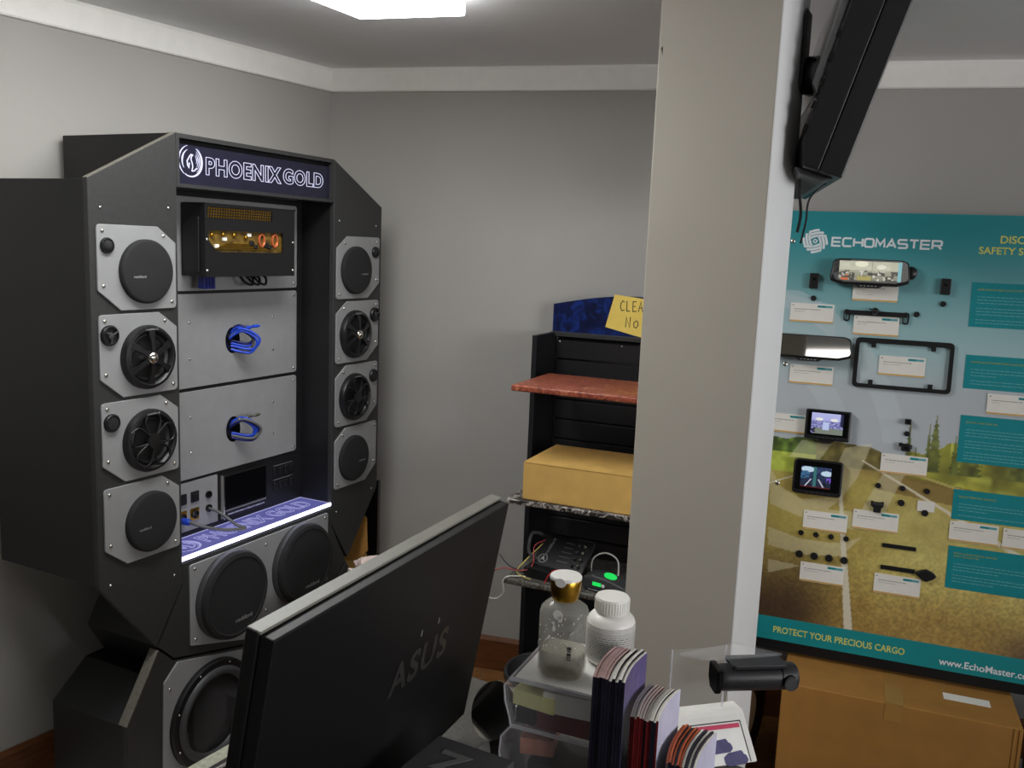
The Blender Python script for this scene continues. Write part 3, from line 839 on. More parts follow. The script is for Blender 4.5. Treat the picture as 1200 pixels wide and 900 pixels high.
def board_fn(s, t):
    def c(*a): return np.array(a, float)[None, :]
    def mix(a, b, k): return a + (b - a) * np.clip(k, 0, 1)[:, None]
    def ss(e0, e1, x):
        k = np.clip((x - e0) / (e1 - e0), 0, 1); return k * k * (3 - 2 * k)
    n1 = va(s * 60, t * 60); n2 = vb(s * 160, t * 160); n3 = vc(s * 14, t * 22); n4 = va(s * 26 + 9, t * 30 + 4)
    # sky gradient
    col = mix(c(172, 180, 186), c(150, 186, 190), ss(0.86, 1.05, t))
    col = mix(col, c(84, 146, 152), ss(1.0, 1.28, t))
    col = mix(col, c(14, 118, 126), ss(1.2, 1.44, t))
    # pale overlay swirls in the upper part
    d = np.hypot(s + 0.25, t - 0.62)
    band = ((d > 0.56) & (d < 0.63)) | ((d > 0.40) & (d < 0.47))
    col = mix(col, c(190, 200, 204), 0.45 * (band & (t < 1.2) & (t > .72)))
    col = mix(col, c(192, 200, 206), 0.35 * ((s < 0.12) & (t < 1.185 - 0.2 * (s + .03)) & (t > 1.02)))
    # ground: golden road surface
    g = mix(c(186, 164, 72), c(206, 190, 98), ss(.22, .42, s) * (1 - ss(.5, .62, t)))
    g = mix(g, c(150, 116, 50), np.clip(n3 * 0.5 - .12, 0, 1))
    dark = ss(0.46, 0.12, t) * ss(0.36, 0.06, s)
    g = mix(g, c(52, 34, 18), dark * 1.0)
    g = mix(g, c(120, 84, 34), ss(.36, .12, t) * ss(.06, .34, s) * .7)
    g = g * (0.86 + 0.34 * n2[:, None] * (0.25 + ss(0.45, 0.2, t)[:, None] * 0.8) + 0.08 * n1[:, None])
    g = mix(g, c(96, 66, 34), ss(.56, .66, t) * .55 * (s > .02) * (s < .3))
    g = mix(g, c(52, 34, 40), ss(.62, .85, s) * ss(.22, .08, t))
    # fields and bushes
    hor = 0.705 + 0.012 * (n4 - .5) - .06 * ss(.25, .42, s)
    left_field = (s < 0.13 - 0.9 * (0.66 - t)) & (t > .59) & (t < .672)
    g = mix(g, c(176, 192, 60) * (0.85 + 0.3 * n1[:, None]), 1.0 * left_field)
    bush = (t > 0.655) & (t < hor) & (s < 0.10)
    g = mix(g, c(78, 104, 32) * (0.5 + 0.9 * n1[:, None]), 1.0 * bush)
    midtree = (t > .625) & (t < hor + .03 * n1) & (s >= .10) & (s < .36)
    g = mix(g, c(92, 84, 36) * (0.6 + 0.7 * n1[:, None]), .8 * midtree)
    meadow_top = 0.69 + 0.05 * n4 + .08 * ss(.48, .75, s)
    meadow_lo = 0.60 - 0.10 * (s - .45)
    meadow = (s > .38) & (t < meadow_top) & (t > meadow_lo)
    g = mix(g, c(140, 138, 42) * (0.55 + 0.75 * n3[:, None] + .15 * n1[:, None]), 1.0 * meadow)
    g = mix(g, c(196, 200, 70), meadow * np.clip((n4 - .55) * 3, 0, 1) * (s > .5))
    track = (s > .3) & (t > meadow_lo - .05) & (t < meadow_lo + .012)
    g = mix(g, c(120, 92, 40), .8 * track)
    top = np.where(s > .38, np.maximum(meadow_top, 0), hor)
    isg = t < top
    col = np.where(isg[:, None], g, col)
    # conifers
    for (xc, zt, wd) in ((.379, .806, .013), (.455, .826, .024), (.437, .795, .013), (.515, .765, .022), (.402, .735, .009), (.56, .80, .04), (.70, .82, .04), (.80, .79, .05)):
        h = (zt - t)
        hw = wd * np.clip(h / .14, 0, 1) * (0.45 + 0.7 * np.abs(((t * 62) % 1) - .5) * 2 * n2 + 0.3 * n1)
        tree = (np.abs(s - xc) < hw) & (h > 0) & (t > .64)
        col = mix(col, c(92, 100, 36) * (0.5 + 0.8 * n1[:, None]), .92 * tree)
    # road lines
    def line(p0, p1, w0, w1, colr, k=1.0):
        nonlocal col
        u = ((s - p0[0]) * (p1[0] - p0[0]) + (t - p0[1]) * (p1[1] - p0[1])) / ((p1[0] - p0[0]) ** 2 + (p1[1] - p0[1]) ** 2)
        dd = np.hypot(s - p0[0] - u * (p1[0] - p0[0]), t - p0[1] - u * (p1[1] - p0[1]))
        col = mix(col, colr, k * ((u > 0) & (u < 1) & (dd < (w0 + (w1 - w0) * u) / 2)))
    # big translucent swirl on the road
    ov = c(222, 214, 182)

    def poly(pts):
        inside = np.zeros(len(s), bool); n_ = len(pts)
        for q in range(n_):
            x1, y1 = pts[q]; x2, y2 = pts[(q + 1) % n_]
            if y1 == y2: continue
            cr = ((y1 > t) != (y2 > t)) & (s < (x2 - x1) * (t - y1) / (y2 - y1) + x1)
            inside ^= cr
        return inside
    for pts in OVERLAY: col = mix(col, ov, .45 * poly(pts))
    line((.187, .548), (.251, .097), .010, .026, c(222, 214, 190), .9)
    line((.244, .655), (.52, .515), .004, .010, c(226, 216, 188), .95)
    line((.52, .515), (.80, .37), .010, .016, c(226, 216, 188), .95)
    line((-.07, .53), (.05, .585), .006, .004, c(226, 220, 196), .9)
    line((.36, .640), (.66, .565), .006, .010, c(216, 200, 110), .6)
    # caption band
    bandm = (t < 0.097)
    col = np.where(bandm[:, None], c(0, 122, 128) + 0 * col, col)
    return 255 * (np.clip(col, 0, 255) / 255) ** 0.80


M['boardprint'] = vcol('board_print', 0.5)
put('back_board', MB().box(BX0 - .02, BX1 + .02, 0.001, 0.02, -0.012, BZ1), M['boardframe'], B)
put('printed_face', print_mesh('printed_face', BX0, BX1, 0.02, BZ1, 0.0, 380, 480, board_fn), M['boardprint'], B, label='printed face fading from teal sky to a golden country road')
# emblem and wordmark
lg = MB()
c0x, c0z, rr = 0.034, 1.366, 0.040
for k in range(4):
    a = R(90 * k + 20)
    for j in range(3):
        pts = []
        for i in range(13):
            x_ = -0.42 + 1.5 * i / 12
            z_ = 0.28 + 0.235 * j + 0.12 - 0.34 * (x_ - .05) ** 2 * (1 - .12 * j)
            if math.hypot(x_, z_) < 1.0 and x_ > -0.46 + .1 * j:
                pts.append((c0x + rr * (x_ * math.cos(a) - z_ * math.sin(a)), c0z + rr * (x_ * math.sin(a) + z_ * math.cos(a))))
        if len(pts) > 2: lg.ribbon(pts, rr * .18, 0.0)
for i in range(4):
    a = R(90 * i + 20); b = R(90 * i + 110)
    lg.ribbon([(c0x + rr * .17 * math.cos(a), c0z + rr * .17 * math.sin(a)), (c0x + rr * .17 * math.cos(b), c0z + rr * .17 * math.sin(b))], rr * .09, 0.0)
put('logo_emblem', lg, M['whitet'], B, label='pale woven round emblem')
tx = MB(); stroke_text(tx, 'ECHOMASTER', 0.088, 0.418, 1.353, 1.379, 0.0064, 0.0)
put('wordmark', tx, M['whitet'], B, label='pale ECHOMASTER wordmark')
for body, z0, z1, cxx in (('DISCOVER', 1.378, 1.402, .66), ('SAFETY SOLUTIONS', 1.343, 1.366, .665)):
    put('headline', text_mesh(body, 0, None, z0, z1, -.0004, bold=.02, center=cxx), M['yellowt'], B, label='yellow headline lettering')
put('caption', text_mesh('PROTECT YOUR PRECIOUS CARGO', 0.018, 0.426, 0.045, 0.067, -.0004, bold=.018), M['yellowt'], B, label='yellow caption on the teal band')
put('caption', text_mesh('www.EchoMaster.com', 0.527, 0.80, 0.036, 0.058, -.0004, bold=.018), M['whitet'], B, label='pale web address on the teal band')


def card(x0, z1, wd=.138, h=.063, lines=2, mark=True):
    z0 = z1 - h
    p = put('info_card', MB().box(x0, x0 + wd, -.004, -.0005, z0, z1), M['card'], B)
    if mark:
        put('header_bar', MB().box(x0 + wd * .62, x0 + wd * .80, -.0046, -.004, z1 - .012, z1 - .005), M['teal'], p)
        put('header_bar', MB().box(x0 + wd * .80, x0 + wd * .96, -.0046, -.004, z1 - .012, z1 - .005), M['teal2'], p)
    put('bottom_strip', MB().box(x0, x0 + wd, -.0046, -.004, z0 + .001, z0 + .0055), M['yellow'], p)
    t = MB()
    rn = random.Random(int(x0 * 1e4 + z1 * 1e5))
    t.box(x0 + .005, x0 + .010, -.0044, -.004, z1 - .009, z1 - .006)
    for k in range(lines):
        zz = z1 - .021 - .007 * k; xx = x0 + .012; ln = (0.085 if k == 0 else rn.uniform(.02, .06))
        end = xx + ln
        while xx < end:
            l = rn.uniform(.004, .012); t.box(xx, min(xx + l, end), -.0044, -.004, zz, zz + (.0018 if k == 0 else .0009)); xx += l + .0016
    put('text_lines', t, M['greyt'], p)


for a in ((-.024, 1.157), (.166, 1.238), (.178, 1.127), (-.007, .951), (.267, 1.002), (.591, .907), (-.078, .783), (.301, .686), (.08, .470), (.233, .494), (.085, .297), (.315, .296), (.520, .496), (.671, .494)):
    card(*a, lines=4 if a[1] == 1.238 else 2)
put('small_card', MB().box(.421, .472, -.004, -.0005, .514, .547), M['card'], B)
HEADS = {1.113: ['LANE CHANGE ASSISTANCE SYSTEM'], .918: ['LICENSE PLATE MOUNT FRONT AND REAR'], .684: ['EXPAND YOUR VIEW 360'], .502: ['DISPLAY PERSONAL STORAGE'], .283: ['FRONT & REAR PARKING SENSORS', 'WITH TRANSMITTER']}
for x0, z0, z1 in ((.517, 1.113, 1.253), (.519, .918, 1.024), (.521, .684, .833), (.522, .502, .597), (.523, .283, .417)):
    p = put('text_panel', MB().box(x0, x0 + .36, -.0012, 0.0, z0, z1), M['teal'], B)
    rn = random.Random(int(z0 * 1e4))
    hrows = 2 if z0 == .283 else 1
    for k, hd_ in enumerate(HEADS[z0]):
        put('heading', text_mesh(hd_, x0 + .016, None, z1 - .0245 - .0095 * k, z1 - .0190 - .0095 * k, -.0016), M['olive'], p)
    t = MB(); zz = z1 - .046 - (.01 if hrows == 2 else 0); k = 0
    while zz > z0 + .01:
        xx = x0 + .018; end = x0 + (rn.uniform(.20, .33) if k % 3 != 2 else rn.uniform(.06, .2))
        while xx < end:
            l = rn.uniform(.004, .016); t.box(xx, xx + l, -.0016, -.0012, zz, zz + .0022); xx += l + .0025
        k += 1; zz -= .0098 if k % 3 else .0165
    put('text_lines', t, M['palet'], p)

# --- dots, sensors, brackets
DOT = {}


def dot(x, z, r, nm='sensor'):
    if r not in DOT:
        DOT[r] = MB().lathe([(r, 0), (r, .006), (r * .85, .008), (r * .3, .0085), (0, .0075)], n=18).mesh(nm, smooth=40)
        DOT[r].materials.append(M['plastic'])
    put(nm, DOT[r], None, B, loc=(x, 0, z))


for x_, z_ in ((.046, 1.175), (.365, 1.141), (.439, 1.179)): dot(x_, z_, .009)
for x_ in (.300, .373, .445): dot(x_, .579, .009)
dot(.373, .532, .0105); dot(.445, .509, .0105)
for k in range(4): dot(.077 + .0472 * k, .392, .0088); dot(.078 + .047 * k, .3205, .012)
for x_, z_ in ((.043, 1.232), (.4405, 1.2335)):
    p = put('camera_module', MB().prism(rrect(x_ - .015, x_ + .015, z_ - .025, z_ + .025, .004), -.02, 0).mesh('camera_module', bev=.002), M['plastic'], B)
    put('lens', MB().lathe([(.005, 0), (.005, .002), (0, .003)], o=(x_, -.02, z_ + .006), n=14).mesh('lens', smooth=40), M['gloss'], p)
for x_, z_ in ((-.025, .949), (-.037, 1.364), (-.014, .547)):
    put('mount_screw', MB().lathe([(.0075, 0), (.0075, .002), (.005, .0035), (0, .0038)], o=(x_, 0, z_), n=16).mesh('mount_screw', smooth=40), M['steel'], B)
# licence plate camera bar
bar = MB(); bar.box(.150, .337, -.012, -.004, 1.128, 1.143)
for x_ in (.155, .333):
    ring = rrect(x_ - .008, x_ + .008, 1.108, 1.142, .007, 4)
    bar.tube([(a, -.008, b) for a, b in ring], .0028, 6, closed=True)
p = put('plate_camera_bar', bar.mesh('plate_camera_bar'), M['plastic'], B)
put('camera_head', MB().lathe([(.012, 0), (.012, .012), (.009, .018), (0, .02)], o=(.24, -.01, 1.142), n=18).mesh('camera_head', smooth=40), M['plastic'], p)
put('camera_stem', MB().tube([(.24, -.012, 1.145), (.222, -.014, 1.150)], .002, 6), M['plastic'], p)
# licence plate frame
pf = MB()
out = rrect(.190, .484, .893, 1.056, .016, 4); inn = rrect(.203, .472, .906, 1.040, .008, 4)
nn = len(out)
vs = [(a, -.012, b) for a, b in out] + [(a, -.012, b) for a, b in inn] + [(a, -.001, b) for a, b in out] + [(a, -.001, b) for a, b in inn]
fs = []
for i in range(nn):
    j = (i + 1) % nn
    fs += [(i, j, nn + j, nn + i), (2 * nn + i, 3 * nn + i, 3 * nn + j, 2 * nn + j), (i, 2 * nn + i, 2 * nn + j, j), (nn + i, nn + j, 3 * nn + j, 3 * nn + i)]
pf.add(vs, fs)
for x_, z0, z1 in ((.246, 1.026, 1.041), (.424, 1.026, 1.041), (.246, .905, .920), (.424, .905, .920)): pf.box(x_ - .007, x_ + .007, -.011, -.002, z0, z1)
put('plate_frame', pf, M['plastic'], B, label='black licence plate frame camera mount')
# small camera stack
for (x_, z_, sx, sz, r_) in ((.370, .795, .0095, .009, .003), (.371, .712, .014, .012, .004)):
    p = put('small_camera', MB().prism(rrect(x_ - sx, x_ + sx, z_ - sz, z_ + sz, r_), -.022, 0).mesh('small_camera', bev=.002), M['plastic'], B)
    put('lens', MB().lathe([(.005, 0), (.005, .003), (0, .004)], o=(x_, -.022, z_), n=14).mesh('lens', smooth=40), M['gloss'], p)
    if sx > .012: put('bracket', MB().box(x_ - .022, x_ - .010, -.018, -.001, z_ + .002, z_ + .014).box(x_ + .010, x_ + .018, -.018, -.001, z_ - .004, z_ + .010).mesh('bracket', bev=.002), M['plastic'], p)
dot(.370, .756, .0085)
p = put('winged_camera', MB().prism(rpoly([(.283, .530), (.283, .513), (.292, .506), (.292, .492), (.315, .492), (.315, .506), (.322, .513), (.322, .530), (.312, .526), (.293, .526)], .002, 2), -.016, 0).mesh('winged_camera', bev=.002), M['plastic'], B)
put('lens_bar', MB().box(.287, .318, -.018, -.0163, .519, .523), M['rubber'], p)
put('sensor_bar', MB().box(.329, .430, -.006, 0, .383, .396).mesh('sensor_bar', bev=.001), M['plastic'], B)
p = put('sensor_bar', MB().box(.330, .432, -.006, 0, .311, .325).mesh('sensor_bar', bev=.001), M['plastic'], B)
put('drop_sensor', MB().prism(rpoly([(.430, .315), (.447, .303), (.466, .291), (.484, .301), (.499, .3135), (.484, .325), (.466, .332), (.447, .326)], .008, 3), -.016, 0).mesh('drop_sensor', bev=.004), M['plastic'], p)


# --- rear view mirrors
def mirror(x0, x1, z0, z1, kind):
    yb = -.05
    outl = rpoly([(x0, z0 + .012), (x0 + .04, z0), (x1 - .04, z0), (x1, z0 + .012), (x1 - .008, z1 - .006), (x1 - .03, z1), (x0 + .03, z1), (x0 + .008, z1 - .006)], .014, 4)
    cx_ = sum(p[0] for p in outl) / len(outl); cz_ = sum(p[1] for p in outl) / len(outl)
    p = put('mirror_display' if kind == 0 else 'mirror_monitor', MB().prism(outl, yb, yb + .028).mesh('mirror_display', bev=.005, seg=3, smooth=40), M['plastic'], B,
            label='rear view mirror showing a bright camera picture' if kind == 0 else 'rear view mirror reflecting a ceiling lamp')
    inn_ = [(cx_ + (a - cx_) * .955, cz_ + (b - cz_) * .86 + .002) for a, b in outl]
    put('mirror_glass', MB().prism(inn_, yb - .0012, yb - .0002), M['mirror'], p)
    put('button_bulge', MB().prism(rpoly([(cx_ - .05, z0 + .004), (cx_ - .03, z0 - .008), (cx_ + .03, z0 - .008), (cx_ + .05, z0 + .004)], .004, 3), yb + .001, yb + .02).mesh('button_bulge', bev=.002), M['plastic'], p)
    bt = MB()
    for k in range(5): bt.box(cx_ - .026 + .011 * k, cx_ - .02 + .011 * k, yb + .0, yb + .002, z0 - .004, z0 - .002)
    put('buttons', bt, M['silverp'], p)
    put('stalk', MB().lathe([(.012, 0), (.012, .025), (.02, .027)], o=(cx_, 0, cz_), n=16).mesh('stalk', smooth=40), M['plastic'], p)
    if kind == 0:
        put('ball_mount', MB().lathe([(.02, 0), (.02, .03), (.012, .036)], o=(x1 - .0, 0, cz_ + .004), n=20).mesh('ball_mount', smooth=40), M['plastic'], p)
    return p, inn_


p, _ = mirror(.090, .334, 1.222, 1.306, 0)
vm = VN(5)


def mirror_pic(s, t):
    u = (s - .118) / (.306 - .118); v = (t - 1.236) / (1.298 - 1.236)
    n = vm(u * 14, v * 6); n2_ = vm(u * 30 + 5, v * 12)
    c = np.stack([150 + 70 * v, 150 + 70 * v, 135 + 55 * v], 1)
    ceil = v > .55
    c = np.where(ceil[:, None], np.array([206, 206, 184.]) + 30 * (n[:, None] - .3), c)
    c = np.where(((np.hypot((u - .36) * 1.3, (v - .86) * .9) < .14))[:, None], np.array([255, 253, 226.]), c)
    c = np.where(((np.hypot((u - .68) * 1.3, (v - .72) * .9) < .1))[:, None], np.array([250, 250, 232.]), c)
    dk = (v < .5) & (n < .42)
    c = np.where(dk[:, None], np.array([86, 84, 76.]) + 40 * n[:, None], c)
    c = np.where(((v < .5) & (n2_ > .72))[:, None], np.array([236, 234, 222.]), c)
    c = np.where(((u > .04) & (u < .16) & (v < .3) & (n > .35))[:, None], np.array([226, 120, 80.]), c)
    c = np.where(((u > .3) & (u < .52) & (v < .22))[:, None], np.array([190, 178, 110.]), c)
    c = np.where((np.abs(u - .53) < .008)[:, None], c * .82, c)
    c = np.where((u > .94)[:, None], np.array([150, 206, 214.]), c)
    return c


M['screenpic'] = vcol('screen_picture', 0.3, emit=0.75)
put('screen_picture', print_mesh('screen_picture', .118, .306, 1.236, 1.298, -.0518, 80, 30, mirror_pic), M['screenpic'], p)
p2, _ = mirror(-.085, .184, .972, 1.050, 1)


# --- small monitors
def car_monitor(x0, x1, z0, z1, r, sx0, sx1, sz0, sz1, fn, lab):
    yb = -.03
    p = put('car_monitor', MB().prism(rrect(x0, x1, z0, z1, r), yb, -.001).mesh('car_monitor', bev=.004, seg=2), M['plastic'], B, label=lab)
    put('bezel', MB().prism(rrect(x0 + .008, x1 - .008, z0 + .014, z1 - .006, .004), yb - .0015, yb), M['gloss'], p)
    put('screen_picture', print_mesh('screen_picture', sx0, sx1, sz0, sz1, yb - .0021, 60, 45, fn), M['screenpic'], p)
    bt = MB()
    for k in range(5): bt.box(x0 + (x1 - x0) * (.28 + .11 * k), x0 + (x1 - x0) * (.33 + .11 * k), yb - .0015, yb, z0 + .006, z0 + .009)
    put('buttons', bt, M['rubber'], p)
    return p


def pic_a(s, t):
    u = (s - s.min()) / (s.max() - s.min()); v = (t - t.min()) / (t.max() - t.min())
    n = vm(u * 16, v * 12); n2_ = vm(u * 34 + 5, v * 26)
    c = np.stack([160 + 40 * v, 165 + 40 * v, 235 + 20 * v], 1)
    c = np.where((v < .62)[:, None], np.array([120, 120, 180.]) + 130 * (n2_[:, None] - .35), c)
    c = np.where(((v < .28) & (np.abs(u - .55) < .45))[:, None], np.array([132, 140, 128.]), c)
    for cx_ in (.25, .72): c = np.where((np.hypot((u - cx_) * .9, (v - .70) * 1.5) < .11)[:, None], np.array([255, 255, 250.]), c)
    c = np.where(((np.abs(u - .47) < .10) & (v > .2) & (v < .58))[:, None], np.array([200, 214, 255.]), c)
    c = np.where(((u < .14) & (v < .5) & (n < .5))[:, None], np.array([40, 34, 60.]), c)
    c = np.where(((u > .9) & (v > .4))[:, None], np.array([40, 40, 80.]), c)
    return c


def pic_b(s, t):
    u = (s - s.min()) / (s.max() - s.min()); v = (t - t.min()) / (t.max() - t.min())
    n = vm(u * 16, v * 12); n2_ = vm(u * 30 + 5, v * 26)
    c = np.stack([20 + 20 * v, 28 + 30 * v, 50 + 50 * v], 1) + 60 * (n2_[:, None] - .4)
    for cx_, cz_, q in ((.22, .86, .22), (.86, .72, .2)): c = np.where((np.hypot((u - cx_), (v - cz_) * 1.6) < q)[:, None], np.array([205, 230, 250.]), c)
    c = np.where(((u < .32) & (v > .42) & (v < .78) & (n > .4))[:, None], np.array([60, 110, 150.]), c)
    c = np.where((np.abs(u - .47) < .05)[:, None], np.array([60, 120, 120.]), c)
    for sg_ in (-1, 1): c = np.where(((np.abs(u - .47 - sg_ * (.12 + .5 * (.42 - v))) < .022) & (v < .42))[:, None], np.array([220, 220, 235.]), c)
    c = np.where(((u > .72) & (v > .3) & (v < .52) & (n > .45))[:, None], np.array([140, 90, 230.]), c)
    c = np.where((v < .05)[:, None], np.array([90, 20, 24.]), c)
    return c


pm = car_monitor(.058, .199, .709, .808, .005, .077, .176, .729, .797, pic_a, 'small upper monitor showing a bright bluish shop view')
put('stand_foot', MB().prism([(.10, .709), (.115, .698), (.14, .698), (.155, .709)], -.026, -.002), M['plastic'], pm)
car_monitor(.035, .190, .525, .641, .014, .060, .154, .549, .618, pic_b, 'lower monitor with a thick bezel showing a dark shop view')

#@@SHELF
# ------------------------------------------------------------------ slatwall shelf unit
S = empty('shelf_unit', (0.076, 3.15, 0), 112.9, label='black slatwall shelf stand with red marbled top shelf beside the grey column', cat='shelf')
SWD = 0.62
put('side_panel', MB().box(-0.012, 0.006, 0.0, 0.21, 0.0, 1.40).mesh('side_panel', bev=.001), M['slat'], S)
put('side_panel', MB().box(SWD - .006, SWD + .012, 0.0, 0.21, 0.0, 1.40).mesh('side_panel', bev=.001), M['slat'], S)
zz = 0.02
for k in range(18):
    put('slat', MB().box(0.006, SWD - .006, 0.196, 0.21, zz, min(zz + .069, 1.385)).mesh('slat', bev=.002, seg=1), M['slat'], S)
    zz += .0755
put('back_panel', MB().box(0.006, SWD - .006, 0.2101, 0.216, 0.0, 1.40), M['gloss'], S)
put('top_rail', MB().box(-0.012, SWD + .012, 0.18, 0.216, 1.386, 1.402).mesh('top_rail', bev=.001), M['baffle'], S)
arcp = [(-0.010, 1.402), (SWD + .01, 1.402)] + [(SWD + .01 - (SWD + .02) * i / 16, 1.503 + .044 * math.sin(math.pi * i / 16)) for i in range(17)]
put('header_sign', MB().prism(arcp, 0.196, 0.208), M['bluefoil'], S, label='arched dark blue marbled header')
for x_ in (.02, .26): screw(S, x_, 0.196, 1.365, .8)


def shelf_board(z0, z1, mt_, lab):
    me = MB().box(.056, SWD - .03, -.337, -.001, z0, z1).mesh('shelf', bev=.005, seg=3, smooth=50)
    o = put('shelf', me, mt_, S, label=lab)
    for x_ in (.075, SWD - .05):
        put('shelf_bracket', MB().prism([(-.2, z0 - .002), (.196, z0 - .002), (.196, z0 - .07)], x_, x_ + .004, axis='x'), M['slat'], o)
    return o


shelf_board(1.252, 1.272, M['redmarble'], 'red brown marbled shelf')
shelf_board(.882, .900, M['bwmarble'], 'black and white marbled shelf')
shelf_board(.610, .630, M['greymarble'], 'grey marbled shelf')


def SW(x, y, z):
    return S.matrix_basis @ Vector((x, y, z))


def at(empty_, x, y, z):
    return empty_.matrix_basis @ Vector((x, y, z))


# note on the header
nt_ = empty('note', at(S, .215, .192, 1.42), 112.9, -4, label='yellow handwritten note stuck on the blue header', cat='note')
npts = [(0.012, .132), (.19, .115), (.19, -.03), (.09, -.012), (-.02, .012)]
put('sheet', MB().prism(npts, -.001, 0.0), M['note'], nt_)


def hand(mb, strokes, ox, oz, sx, sz, wd, y=-.001):
    for st in strokes: mb.ribbon([(ox + a * sx, oz + b * sz) for a, b in st], wd, y, .0003)


ht = MB()
HW = {'C': [[(.9, .85), (.5, 1), (.1, .7), (.05, .3), (.4, 0), (.9, .12)]], 'L': [[(.1, 1), (.1, .02), (.8, 0)]], 'E': [[(.85, 1), (.1, .97), (.1, 0), (.9, .03)], [(.1, .5), (.7, .52)]],
      'A': [[(0, 0), (.45, 1), (.9, 0)], [(.2, .4), (.75, .38)]], 'N': [[(0, 0), (.1, 1), (.75, 0), (.85, 1.05)]], 'O': [[(.5, 1), (.1, .75), (.1, .2), (.5, 0), (.9, .3), (.85, .8), (.5, 1)]], 'o': [[(.5, .72), (.1, .5), (.15, .1), (.55, .0), (.9, .3), (.8, .65), (.5, .72)]]}
for i, ch in enumerate('CLEAN'): hand(ht, HW[ch], .034 + .0225 * i, .075, .017, .036, .0030)
for i, ch in enumerate('No'): hand(ht, HW[ch], .056 + .028 * i, .016, .020, .036, .0030)
put('handwriting', ht, M['ink'], nt_)

# carton on the middle shelf
cb = empty('cardboard_box', at(S, .105, -.322, .9005), 112.9, label='flat tan cardboard carton lying on the middle shelf', cat='box')
put('carton', MB().box(0, .44, 0, .30, 0, .122).mesh('carton', bev=.003), M['carton'], cb)
put('lid_flap', MB().box(.001, .439, -.0015, .299, .122, .1245).mesh('lid_flap', bev=.001), M['carton'], cb)

# electronics on the lower shelf
dsp = empty('sound_processor', at(S, .155, -.30, .6305), 112.9, label='black signal processor with white lettering among loose wires on the lower shelf', cat='electronics')
dsp.rotation_euler.z += R(-8)
put('base_box', MB().box(-.045, .13, 0.0, .12, 0, .035).mesh('base_box', bev=.003), M['plastic'], dsp)
bd = MB().box(-.035, .15, 0, .012, 0, .125).mesh('processor_body', bev=.003)
pb = put('processor_body', bd, M['plastic'], dsp, loc=(0, .035, .036), rot=(R(-48), 0, 0))
put('round_logo', MB().tube([(-.005 + .0155 * math.cos(2 * math.pi * i / 24), -.0004, .028 + .0155 * math.sin(2 * math.pi * i / 24)) for i in range(24)], .0014, 5, closed=True), M['silverp'], pb)
put('logo_mark', MB().prism([(-.014, .020), (-.005, .025), (.004, .020), (-.005, .040)], -.0008, -.0001), M['silverp'], pb)
tme = text_mesh('rockford', 0.0, .062, 0, .011, -.0006)
put('lettering', tme, M['silverp'], pb, loc=(.004, 0, .046), rot=(0, R(-82), 0))
ln = MB()
for k in range(5): ln.box(.045 + .002 * k, .085, -.0006, -.0001, .03 + .018 * k, .0315 + .018 * k)
put('print_lines', ln, M['greyt'], pb)
for k in range(4):
    for q in (0, 1):
        put('jack', MB().lathe([(.006, 0), (.006, .012), (.004, .014), (.003, .010)], o=(.105 + .022 * q, 0, .025 + .024 * k), n=12).mesh('jack', smooth=40), M['chrome'] if q else M['rubber'], pb)
put('antenna', MB().tube([(-.0, .012, .12), (-.0, .03, .165)], .002, 6), M['plastic'], pb)


def wire(pts, r, mt_, lab, grp=None, ref=S, nm='wire'):
    P = [at(ref, *p) for p in pts]
    o0 = P[0].copy()
    o = put(nm, MB().tube([q - o0 for q in spline(P, 8)], r, 6).mesh(nm, smooth=60), mt_, None, lab, 'wire', grp)
    o.location = o0
    return o


wire([(.14, -.20, .72), (.10, -.26, .67), (.085, -.29, .640), (.13, -.32, .636), (.15, -.33, .64)], .0022, M['yelw'], 'cream yellow wire curling off the processor at the shelf corner', 'wires on the lower shelf')
wire([(.155, -.22, .74), (.125, -.24, .72), (.135, -.27, .68), (.13, -.29, .66), (.10, -.30, .650), (.04, -.30, .648), (.01, -.31, .635)], .0019, M['red'], 'red wire hanging past the left edge of the lower shelf', 'wires on the lower shelf')
wire([(.11, -.28, .637), (.06, -.30, .66), (.02, -.29, .69)], .0019, M['plastic'], 'stiff black wire sticking up at the lower shelf corner', 'wires on the lower shelf')
wire([(.12, -.30, .633), (.075, -.332, .636), (.058, -.341, .62), (.06, -.338, .58), (.03, -.33, .55), (-.02, -.32, .545)], .0024, M['white'], 'white wire drooping below the lower shelf edge', 'wires on the lower shelf')
wire([(.13, -.16, .735), (.10, -.20, .75), (.105, -.24, .70), (.14, -.25, .68)], .006, M['greycable'], 'thick grey wire loop left of the processor', 'wires on the lower shelf')
wire([(.20, -.333, .636), (.22, -.32, .675), (.27, -.31, .682), (.30, -.31, .65), (.31, -.32, .636)], .002, M['red'], 'thin dark red wire arching over the processor front', 'wires on the lower shelf')
wire([(.315, -.20, .634), (.32, -.21, .70), (.36, -.20, .725), (.40, -.19, .70), (.405, -.20, .634)], .0028, M['white'], 'pale wire arch between the processor and the handset', 'wires on the lower shelf')

hs = empty('handheld_unit', at(S, .405, -.285, .6305), 122, label='black handheld unit with a round green button on the lower shelf', cat='electronics')
hp = rpoly([(-.075, .0), (.115, .0), (.13, .012), (.125, .022), (.0, .050), (-.05, .055), (-.08, .045), (-.085, .012)], .008, 3)
put('body', MB().prism(hp, -.035, .035).mesh('body', bev=.008, seg=3, smooth=50), M['rubber'], hs)
put('green_button', MB().lathe([(.021, 0), (.021, .003), (.0, .0055)], o=(0.0, -.0, .0497), ax=(Vector((1, 0, -.2)).normalized(), Vector((0, 1, 0)), Vector((.2, 0, 1)).normalized()), n=22).mesh('green_button', smooth=50), M['green'], hs, label='round green button')
put('green_window', MB().box(-.045, -.015, -.0362, -.0345, .022, .034), M['green'], hs)
put('white_light', MB().lathe([(.006, 0), (0, .002)], o=(-.008, -.0352, .026), n=12), M['whitepl'], hs)
